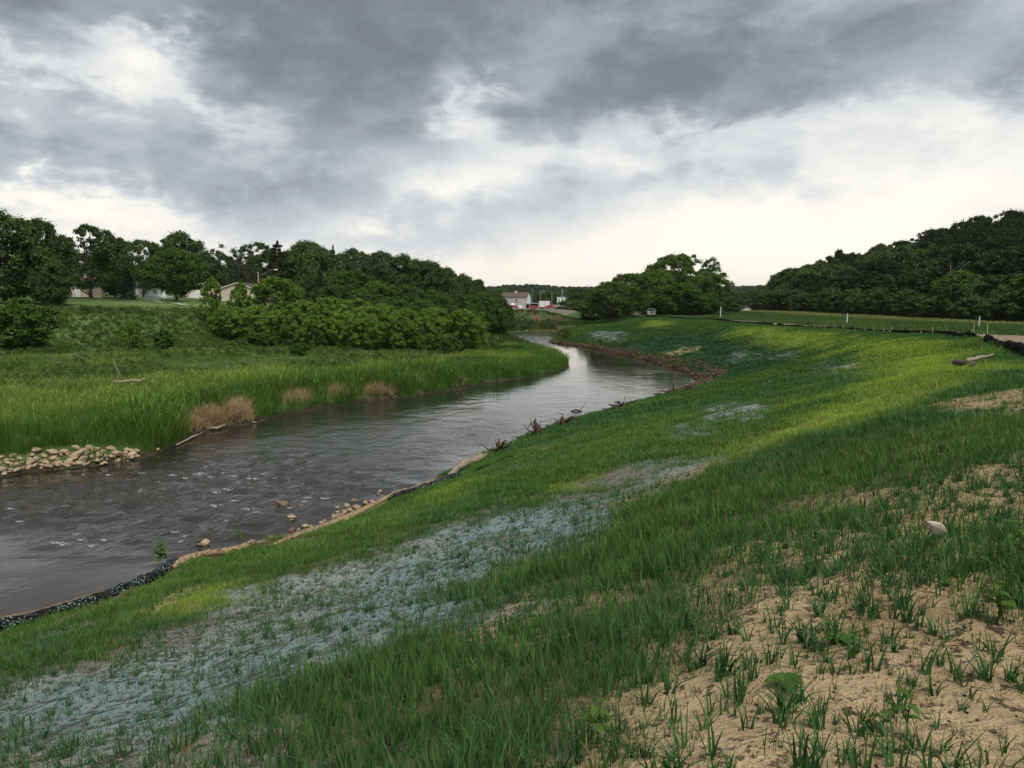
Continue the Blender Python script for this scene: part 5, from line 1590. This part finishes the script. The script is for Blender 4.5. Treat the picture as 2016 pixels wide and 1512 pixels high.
def town():
    x, y, z = base_at(1012, 388)
    h = gable_house('town_house', 'two-storey grey house with brown roof and white gable end by the yard', x, y, z, R_(-16), 12.5, 6.6, 5.3, 7.3, 'siding_grey', 'roof_brown')
    window(h, 1.2, 2.9, .8, 1.5); window(h, -4.2, 2.9, .8, 1.5)
    b = MB(); V = [(0, 0, -.3), (0, 6.6, -.3), (0, 6.6, 5.28), (0, 3.3, 7.25), (0, 0, 5.28)]
    b._add([(6.26, p, q) for _, p, q in V] + [(6.30, p, q) for _, p, q in V], [(0, 1, 2, 3, 4), (9, 8, 7, 6, 5)] + [(i, i + 5, (i + 1) % 5 + 5, (i + 1) % 5) for i in range(5)])
    b.build('gable_wall', M['siding_white'], h, ).location = (0, 0, 0)
    b = MB(); b.box(-.4, .5, 2.8, 3.5, 7.0, 8.1); b.build('chimney', M['trim'], h)
    x, y, z = base_at(1047, 372)
    p = thing('carport', 'open carport with pale blue metal roof beside the grey house', 'carport', (x, y, z), R_(-8))
    b = MB(); b._add([(-3.6, 0, 2.9), (3.2, 0, 2.1), (3.2, 5, 2.1), (-3.6, 5, 2.9), (-3.6, 0, 3.05), (3.2, 0, 2.25), (3.2, 5, 2.25), (-3.6, 5, 3.05)], [(3, 2, 1, 0), (4, 5, 6, 7), (0, 1, 5, 4), (1, 2, 6, 5), (2, 3, 7, 6), (3, 0, 4, 7)])
    b.build('roof', M['roof_metal'], p)
    for px_, hh in ((-3.3, 2.87), (-1.2, 2.63), (2.6, 2.17)):
        for py_ in (.3, 4.6):
            b = MB(); b.box(px_, px_ + .15, py_, py_ + .15, -.3, hh - .01); b.build('post', M['trim'], p)
    b = MB(); b.box(-3.1, 2.5, 4.75, 4.85, -.3, 2.05); b.build('back_wall', M['dark'], p)
    x, y, z = base_at(1026, 374)
    s = thing('garden_shed', 'small white shed in front of the grey house', 'shed', (x, y, z))
    b = MB(); b.prism([(-1.1, -.2), (1.1, -.2), (1.1, 1.7), (-1.1, 1.9)], 0, 2); b.build('wall', M['siding_white'], s)
    b = MB(); b.prism([(-1.25, 1.93), (1.25, 1.71), (1.25, 1.8), (-1.25, 2.02)], -.15, 2.15); b.build('roof', M['trim'], s)
    # box trailer
    x, y, z = base_at(1072, 350)
    t = thing('box_trailer', 'white box trailer parked in the town yard', 'trailer', (x, y, z), R_(6))
    b = MB(); b.box(-2.2, 2.2, 0, 2.3, .75, 3.3); b.build('body', M['white_paint'], t)
    b = MB(); b.box(-2.0, 2.0, .3, 2.0, .5, .748); b.build('chassis', M['dark'], t)
    for xx in (-1.5, -.6, 1.5):
        b = MB(); b.tube([(xx, .1, .42), (xx, .35, .42)], .42, 12); b.build('wheel', M['tyre'], t)
    for xx in (-1.9, -1.1, -.3, .5, 1.3):
        b = MB(); b.box(xx, xx + .04, -.03, -.002, .8, 3.25); b.build('rib', M['galv'], t)
    # pale block building at the yard's far end
    x, y, z = base_at(1115, 372)
    k = thing('yard_building', 'low pale flat-roofed building behind the poles of the yard', 'building', (x, y, z), R_(-5))
    b = MB(); b.box(-3.6, 3.6, 0, 6, -.3, 3.0); b.build('wall', M['siding_white'], k)
    b = MB(); b.box(-3.8, 3.8, -.2, 6.2, 3.002, 3.3); b.build('roof', M['trim'], k)
    for xx in (-2.2, 0, 2.2): window(k, xx, 1.1, 1.0, 1.1)
    x, y, z = base_at(1104, 402)
    k = thing('yard_building', 'pale two-storey block behind the low flat-roofed building', 'building', (x, y, z), R_(-5))
    b = MB(); b.box(-1.9, 1.9, 0, 5, -.3, 5.2); b.build('wall', M['siding_white'], k)
    b = MB(); b.box(-2.05, 2.05, -.15, 5.15, 5.202, 5.45); b.build('roof', M['roof_metal'], k)
    for xx in (-.9, .9): window(k, xx, 3.2, .7, 1.1)
    x, y, z = base_at(1099, 300)
    b = MB(); b.box(-.6, .6, -.3, .3, -.1, 1.5); b.box(-.68, .68, -.36, .36, 1.502, 1.62)
    k = b.build('utility_cabinet', M['orange']); k.location = (x, y, z); tag(k, 'rust-orange cabinet standing on the edge of the yard', 'cabinet')
    b = MB(); x, y, z = base_at(1009, 376)
    b.tube([(0, 0, -.2), (0, 0, .7)], .8, 14); b.tube([(0, 0, .7), (0, 0, 1.5), (0, 0, 2.2), (0, 0, 2.4)], [1.1, 1.15, .8, .2], 14)
    k = b.build('tank', M['white_paint'], smooth=True); k.location = (x, y, z); tag(k, 'round-topped white tank next to the grey house', 'tank')


town()


def car(name, label, x, y, rz, paint, kind='car', cat='car', group=None, s=1.0):
    """nose towards local -y"""
    o = thing(name, label, cat, (x, y, Hs(x, y)), rz, group, (s, s, s))
    W = .93
    if kind == 'pickup':
        prof = [(-2.75, .48), (-2.82, .85), (-2.74, 1.08), (-1.55, 1.18), (-.75, 1.80), (-.5, 1.86), (.85, 1.86), (1.15, 1.22), (2.75, 1.22), (2.8, .55)]
    else:
        prof = [(-2.15, .35), (-2.2, .65), (-2.1, .82), (-1.1, .95), (-.45, 1.40), (.9, 1.42), (1.6, .98), (2.1, .9), (2.2, .4)]
    b = MB(); n = len(prof)
    def half(yv, zv):      # cabin leans in above the belt line
        belt = 1.15 if kind == 'pickup' else .92
        return W - max(0, zv - belt) * .32
    V = [(-half(p, q), p, q) for p, q in prof] + [(half(p, q), p, q) for p, q in prof]
    b._add(V, [tuple(range(n))[::-1], tuple(range(n, 2 * n))] + [(i, (i + 1) % n, (i + 1) % n + n, i + n) for i in range(n)])
    body = b.build('body', M[paint], o)
    if kind == 'pickup':
        ws = [(-1.50, 1.22), (-.80, 1.75)]; wheels = (-1.75, 1.75); R = .40
    else:
        ws = [(-1.05, .99), (-.5, 1.36)]; wheels = (-1.35, 1.35); R = .32
    (y0, z0), (y1, z1) = ws; b = MB()
    a0 = half(y0, z0) - .10; a1 = half(y1, z1) - .10
    b._add([(-a0, y0 - .03, z0 + .01), (a0, y0 - .03, z0 + .01), (a1, y1 - .03, z1), (-a1, y1 - .03, z1), (-a0, y0 + .1, z0 - .03), (a0, y0 + .1, z0 - .03), (a1, y1 + .1, z1 - .03), (-a1, y1 + .1, z1 - .03)],
           [(0, 1, 2, 3), (7, 6, 5, 4), (0, 4, 5, 1), (1, 5, 6, 2), (2, 6, 7, 3), (3, 7, 4, 0)])
    b.build('windscreen', M['glass'], o)
    for sx in (-1, 1):
        b = MB(); yy0, yy1 = (-.75, .8) if kind == 'pickup' else (-.4, 1.0); zb, zt = (1.24, 1.70) if kind == 'pickup' else (.97, 1.32)
        b._add([(sx * (half(0, zb) + .006), yy0 - .25, zb), (sx * (half(0, zb) + .006), yy1, zb), (sx * (half(0, zt) + .006), yy1 - .12, zt), (sx * (half(0, zt) + .006), yy0 + .2, zt)], [(0, 1, 2, 3) if sx > 0 else (3, 2, 1, 0)])
        b.build('side_window', M['glass'], o)
        for wy in wheels:
            b = MB(); b.tube([(sx * (W - .22), wy, R), (sx * (W + .02), wy, R)], R, 16); w = b.build('wheel', M['tyre'], o)
            b = MB(); b.tube([(sx * (W + .021), wy, R), (sx * (W + .03), wy, R)], R * .6, 12); b.build('rim', M['chrome'], w)
        b = MB(); fy = -2.83 if kind == 'pickup' else -2.2; fz = .86 if kind == 'pickup' else .62
        b.box(sx * .62 - .2, sx * .62 + .2, fy - .02, fy + .12, fz, fz + .2); b.build('headlight', M['lamp_glass'], o)
        b = MB(); mz = 1.32 if kind == 'pickup' else 1.0
        b.box(sx * (W + .12) - .13, sx * (W + .12) + .13, -1.05, -.92, mz, mz + .22); b.box(sx * (W - .0) - .06, sx * (W - .0) + .06, -1.0, -.95, mz + .02, mz + .08); b.build('mirror', M[paint], o)
    if kind == 'pickup':
        b = MB(); b.box(-.42, .42, -2.86, -2.80, .80, 1.02); b.build('grille', M['dark'], o)
        b = MB(); b.box(-.92, .92, -2.92, -2.78, .48, .66); bp = b.build('bumper', M['car_white'], o)
        b = MB(); b.box(-.16, .16, -2.935, -2.921, .50, .62); b.build('number_plate', M['white_paint'], bp)
        b = MB(); b.box(-.8, .8, 1.2, 2.7, 1.223, 1.235); b.build('bed', M['dark'], o)
    else:
        b = MB(); b.box(-.85, .85, -2.26, -2.15, .36, .52); b.build('bumper', M[paint], o)
    return o


tx, ty, tz = base_at(1281, 205)
car('pickup_truck', 'white pickup truck facing along the track in front of the grove', tx, ty, R_(-8), 'car_white', 'pickup', 'pickup')
for px, Y, rz, paint, lab in [(1010, 366, 80, 'car_red', 'red car beside the grey house'), (1083, 318, 85, 'car_red', 'bright red car parked in front of the white trailer'), (1093, 330, 60, 'car_white', 'white car next to the bright red car'),
                              (1109, 318, 95, 'car_blue', 'dark blue car beside the orange cabinet'), (1050, 350, 88, 'car_red', 'dull red car under the edge of the carport'), (1130, 312, 95, 'car_red', 'dark red vehicle at the tree end of the yard')]:
    x, y, z = base_at(px, Y); car('parked_car', lab, x, y, R_(rz), paint, group='cars parked in the town yard')
x, y, z = base_at(197, 172); car('parked_car', 'white car parked in the shade under the lawn trees', x, y, R_(80), 'car_white')


def pole(label, px, top, Y, rad=.14, arm=None, mat='pole_wood', cat='utility pole', name='utility_pole', group=None):
    x, y, z = base_at(px, Y); zt = at_depth(px, top, Y)[2]; h = zt - z
    o = thing(name, label, cat, (x, y, z), 0, group)
    b = MB(); b.tube([(0, 0, -.3), (0, 0, h)], [rad * 1.2, rad * .8], 8); b.build('pole', M[mat], o)
    if arm == 'cross':
        b = MB(); b.box(-1.1, 1.1, -.06, .06, h - .75, h - .6); b.build('crossarm', M['pole_wood'], o)
        for xx in (-1, -.5, .5, 1):
            b = MB(); b.tube([(xx, 0, h - .6), (xx, 0, h - .4)], .05, 6); b.build('insulator', M['galv'], o)
    if arm == 'transformer':
        b = MB(); b.tube([(.35, 0, h - 1.7), (.35, 0, h - .8)], .26, 10); b.build('transformer', M['galv'], o)
    if arm == 'lamp':
        b = MB(); b.tube([(0, 0, h - .8), (.7, 0, h - .3), (1.6, 0, h - .1)], .06, 6); a = b.build('lamp_arm', M['galv'], o)
        b = MB(); b.tube([(1.5, 0, h - .12), (1.8, 0, h - .12), (2.1, 0, h - .14)], [.1, .17, .08], 8); b.build('lamp_head', M['lamp_glass'], a)
    return o


UP = 'utility poles of the town yard'
pole('plain utility pole beside the carport', 1047, 571, 420, .13, group=UP)
pole('utility pole with a street lamp behind the white trailer', 1064, 573, 400, .14, 'lamp', group=UP)
pole('tall plain pole behind the bright red car', 1086, 573, 390, .16, group=UP)
pole('thick utility pole with a transformer in the middle of the yard', 1106, 569, 395, .2, 'transformer', group=UP)
pole('utility pole with a crossarm at the tree end of the yard', 1114, 584, 400, .13, 'cross', group=UP)
pole('short pole in front of the white trailer', 1072.5, 594, 330, .1, group=UP)
pole('radio mast on the wooded ridge', 1157, 561, 1300, .45, mat='galv', cat='mast', name='radio_mast')
P1 = pole('tall utility pole beside the distant road', 1511, 584, 430, .2, 'cross')
P2 = pole('distant utility pole farther along the road', 1473, 594, 520, .16, 'cross')
pole('street lamp on a thin pole at the wood corner by the road', 1527, 586, 420, .12, 'lamp', cat='street lamp', name='street_lamp', mat='galv')
pole('thin pole with a transformer behind the beige gable', 484, 536, 215, .09, 'transformer')


def lamp_post():
    x, y, z = base_at(512, 182); zt = at_depth(512, 535, 182)[2] - z
    o = thing('street_lamp', 'street lamp with a long curved arm on a wooden pole beside the pine', 'street lamp', (x, y, z))
    b = MB(); b.tube([(0, 0, -.3), (0, 0, zt)], [.13, .10], 8); b.build('pole', M['stake'], o)
    e = at_depth(541, 531, 182); ex = e[0] - x; ez = e[2] - z
    b = MB(); b.tube([(0, 0, zt - 1.0), (ex * .35, 0, zt - .45), (ex * .7, 0, ez - .15), (ex, 0, ez)], .045, 6); a = b.build('lamp_arm', M['galv'], o)
    b = MB(); b.tube([(ex - .1, 0, ez), (ex + .25, 0, ez), (ex + .6, 0, ez - .03)], [.08, .17, .08], 8); b.build('lamp_head', M['lamp_glass'], a)


lamp_post()


def wires():
    for dz in (-.4, -1.6):
        a = P1.location + Vector((0, 0, at_depth(1511, 584, 430)[2] - P1.location.z + dz)); b_ = P2.location + Vector((0, 0, at_depth(1473, 594, 520)[2] - P2.location.z + dz)); c_ = Vector((b_.x - 30, b_.y + 60, b_.z))
        pts = [a + (b_ - a) * t - Vector((0, 0, 1.2 * 4 * t * (1 - t))) for t in np.linspace(0, 1, 9)] + [b_ + (c_ - b_) * t - Vector((0, 0, 1.0 * 4 * t * (1 - t))) for t in np.linspace(.12, 1, 7)]
        b = MB(); b.tube(pts, .03, 4); o = b.build('overhead_wire', M['galv'])
        tag(o, 'overhead wire sagging between the utility poles by the distant road', 'wire', 'overhead wires by the distant road')


wires()
# left lawn: houses, garage, fence, sign
x, y, z = base_at(470, 186)
h = gable_house('beige_building', 'long beige building with a white-trimmed gable end facing the river', x, y, z, R_(4), 8.3, 12, 2.75, 4.25, 'siding_beige', 'roof_brown', gable_front=True, cat='building')
b = MB(); b.box(-.2, .2, -.05, .0, 3.2, 3.65); b.build('gable_vent', M['trim'], h)
b = MB(); b.box(-4.22, -4.0, -.04, .1, -.2, 2.72); b.build('corner_post', M['trim'], h)
x, y, z = base_at(402, 196)
h = gable_house('tan_garage', 'tan garage with a wide white door and pale roof beside the beige building', x, y, z, R_(10), 7.4, 8, 2.9, 3.55, 'siding_tan', 'trim', gable_front=True, cat='garage')
b = MB(); b.box(-2.9, .0, -.06, -.002, 0, 1.95); dr = b.build('garage_door', M['white_paint'], h)
for k in range(4):
    b = MB(); b.box(-2.85, -.05, -.075, -.061, .06 + k * .48, .48 + k * .48); b.build('door_panel', M['white_paint'], dr)
x, y, z = base_at(404, 236)
h = gable_house('dark_roofed_house', 'house with a dark roof and tan chimney behind the garage', x, y, z, R_(-6), 9, 8, 3.2, 6.0, 'siding_tan', 'roof_dark')
b = MB(); b.box(1.4, 2.4, .8, 1.7, 2.5, 6.2); b.build('chimney', M['chimney'], h)
x, y, z = base_at(505, 226)
h = gable_house('brown_roofed_house', 'house with a reddish brown roof behind the beige building', x, y, z, R_(-8), 9, 8, 2.8, 5.3, 'siding_beige', 'roof_brown')
x, y, z = base_at(304, 186)
h = gable_house('white_cottage', 'low white cottage with dark windows seen under the lawn trees', x, y, z, R_(5), 6.0, 5, 2.1, 3.3, 'siding_white', 'roof_dark')
for xx in (-1.6, .6, 2.2): window(h, xx, .8, .7, .9)
x, y, z = base_at(285, 200)
h = gable_house('grey_cottage', 'grey cottage partly hidden behind the spruce', x, y, z, R_(5), 6, 5, 2.3, 3.4, 'siding_grey', 'roof_dark')
window(h, -.5, .8, .8, .9)
x, y, z = base_at(148, 150)
h = gable_house('porch_house', 'house with white porch trim half hidden by the dark lawn trees', x, y, z, R_(8), 6, 6, 2.3, 3.6, 'siding_beige', 'roof_brown')
window(h, -1.4, .7, .9, 1.2); b = MB(); b.box(.4, 1.3, -.05, -.002, 0, 2.0); b.build('door', M['white_paint'], h)


def fence_panel():
    xa, ya, za = base_at(290, 138); xb, yb, zb = base_at(319, 138)
    o = thing('chain_link_panel', 'grey chain-link panel with slanted braces at the lawn edge', 'fence', (xa, ya, za)); L = xb - xa; hh = 1.0
    for k in range(3):
        b = MB(); b.tube([(L * k / 2, 0, -.2), (L * k / 2, 0, hh)], .035, 6); b.build('post', M['galv'], o)
    b = MB(); b.tube([(0, 0, hh), (L, 0, hh)], .03, 6); b.build('top_rail', M['galv'], o)
    for k in range(2):
        b = MB(); b.tube([(L * (.58 + .18 * k), -.05, .05), (L * (.80 + .18 * k), -.05, hh - .05)], .04, 6); b.build('brace', M['trim'], o)
    b = MB(); n = 44
    for k in range(-14, n):
        for s in (1, -1):
            x0 = L * k / n; x1 = x0 + hh; a0, a1 = (x0, x1)
            t0 = max(0, -a0 / hh); t1 = min(1, (L - a0) / hh)
            if t1 <= t0: continue
            z0, z1 = (t0 * hh, t1 * hh) if s > 0 else (hh - t0 * hh, hh - t1 * hh)
            b.tube([(a0 + hh * t0, .04, z0), (a0 + hh * t1, .04, z1)], .008, 3, cap=False)
    m_ = b.build('wire_mesh', M['galv'], o); m_['kind'] = 'stuff'


fence_panel()
x, y, z = base_at(326.5, 138)
o = thing('yard_sign', 'small white sign on a thin post beside the lawn maple', 'sign', (x, y, z))
b = MB(); b.tube([(0, 0, -.2), (0, 0, 1.55)], .03, 6); b.build('post', M['galv'], o)
b = MB(); b.box(-.2, .2, -.05, -.031, 1.0, 1.6); b.build('sign_board', M['white_paint'], o)


def ribbon(name, px_pts, Ys, width, mat, lift=.03):
    """paved strip laid on the ground"""
    P = np.array([[(px - 1008) / F * Y, Y] for px, Y in zip(px_pts, Ys)])
    seg = np.concatenate([[0], np.cumsum(np.hypot(*np.diff(P, axis=0).T))]); t = np.linspace(0, seg[-1], 60)
    C = np.stack([np.interp(t, seg, P[:, 0]), np.interp(t, seg, P[:, 1])], -1); d = np.gradient(C, axis=0); d /= np.linalg.norm(d, axis=1, keepdims=True); nrm = np.stack([-d[:, 1], d[:, 0]], -1)
    A = C + nrm * width / 2; B_ = C - nrm * width / 2
    V = np.concatenate([np.column_stack([A, H(A[:, 0], A[:, 1]) + lift]), np.column_stack([B_, H(B_[:, 0], B_[:, 1]) + lift])]); n = len(C)
    f = np.array([(i, i + n, i + n + 1, i + 1) for i in range(n - 1)])
    tag(obj(name, mesh_np(name, V, [f], [mat])), kind='structure')


M['concrete'] = simple('concrete', (.40, .38, .34), .9, .15, 1)
ribbon('footpath', [255, 300, 350, 400, 450], [128, 126, 124, 122, 121], 1.3, M['concrete'], .20)
ribbon('far_road', [1456, 1470, 1484, 1494, 1500], [300, 330, 370, 410, 480], 4.0, M['concrete'], .12)


# ------------------------------------------------------------------ broadleaf weeds on the seeded bank
def weed(label, px, py, hgt, nl, L, group=None, mat='weed', rosette=False):
    p = gp(px, py); r = np.random.RandomState(int(px)); o = thing('broadleaf_weed', label, 'weed', (p.x, p.y, p.z - .01), 0, group)
    if not rosette:
        b = MB(); b.tube([(0, 0, -.02), (r.normal(0, .01), 0, hgt * .5), (r.normal(0, .02), .01, hgt)], [.004, .0035, .002], 6); b.build('stem', LM[mat], o)
    for k in range(nl):
        a = k * 2.4 + r.uniform(-.3, .3); s = (k + 1) / nl; z0 = (.02 if rosette else hgt * (.35 + .63 * s)); l = L * r.uniform(.7, 1.15) * (1 if rosette else 1.1 - .5 * s); up = r.uniform(.55, .85) if rosette else r.uniform(.15, .6)
        e = Vector((math.cos(a), math.sin(a), 0)); w = Vector((-math.sin(a), math.cos(a), 0)); V = []; n = 5
        for i in range(n + 1):
            t = i / n; c = Vector((0, 0, z0)) + e * l * t + Vector((0, 0, l * (up * t - .55 * t * t))); ww = l * .30 * math.sin(math.pi * min(1, t * .92 + .06)) ** .8
            V += [c - w * ww + Vector((0, 0, ww * .25)), c, c + w * ww + Vector((0, 0, ww * .25))]
        fs = []
        for i in range(n):
            for j in (0, 1): fs.append((i * 3 + j, i * 3 + j + 1, i * 3 + j + 4, i * 3 + j + 3))
        b = MB(); b._add(V, fs); b.build('leaf', LM[mat], o, smooth=True)


weed('spreading rough-leaved weed on the bare sandy soil', 1545, 1372, .08, 10, .085, rosette=True)
weed('round-leaved seedling on the bare sandy soil', 1862, 1168, .05, 5, .055, rosette=True)
weed('tall pale weed with a leafy top on the bare sandy soil', 1962, 1235, .22, 9, .10)
weed('thin weed with two opposite leaves in the sandy corner', 1785, 1455, .20, 5, .08)
weed('dark low weed between the cereal tufts', 1655, 1282, .08, 9, .09, rosette=True)
weed('small weed with a pale round leaf near the sandy corner', 1735, 1440, .10, 3, .06)
weed('bright weed in the dense grass beside the sandy soil', 1175, 1480, .20, 9, .08)
weed('young weed at the edge of the dense grass', 2008, 1120, .28, 10, .12)
weed('leafy green weed growing beyond the black flecked sock', 318, 1118, .62, 26, .22)
weed('leafy weed at the water edge past the tan erosion log', 470, 1072, .40, 14, .14)


# ------------------------------------------------------------------ valley air
def valley_air():
    m, b = mat_new('haze_air')
    v = b.node('ShaderNodeVolumePrincipled'); v.inputs['Density'].default_value = .00006; v.inputs['Color'].default_value = (.97, .97, .96, 1); v.inputs['Anisotropy'].default_value = .2
    o = b.node('ShaderNodeOutputMaterial'); m.node_tree.links.new(v.outputs[0], o.inputs['Volume'])
    b2 = MB(); b2.box(-3900, 3900, -200, 3900, -2.0, 110); h = b2.build('haze', m); tag(h, kind='stuff')


valley_air()
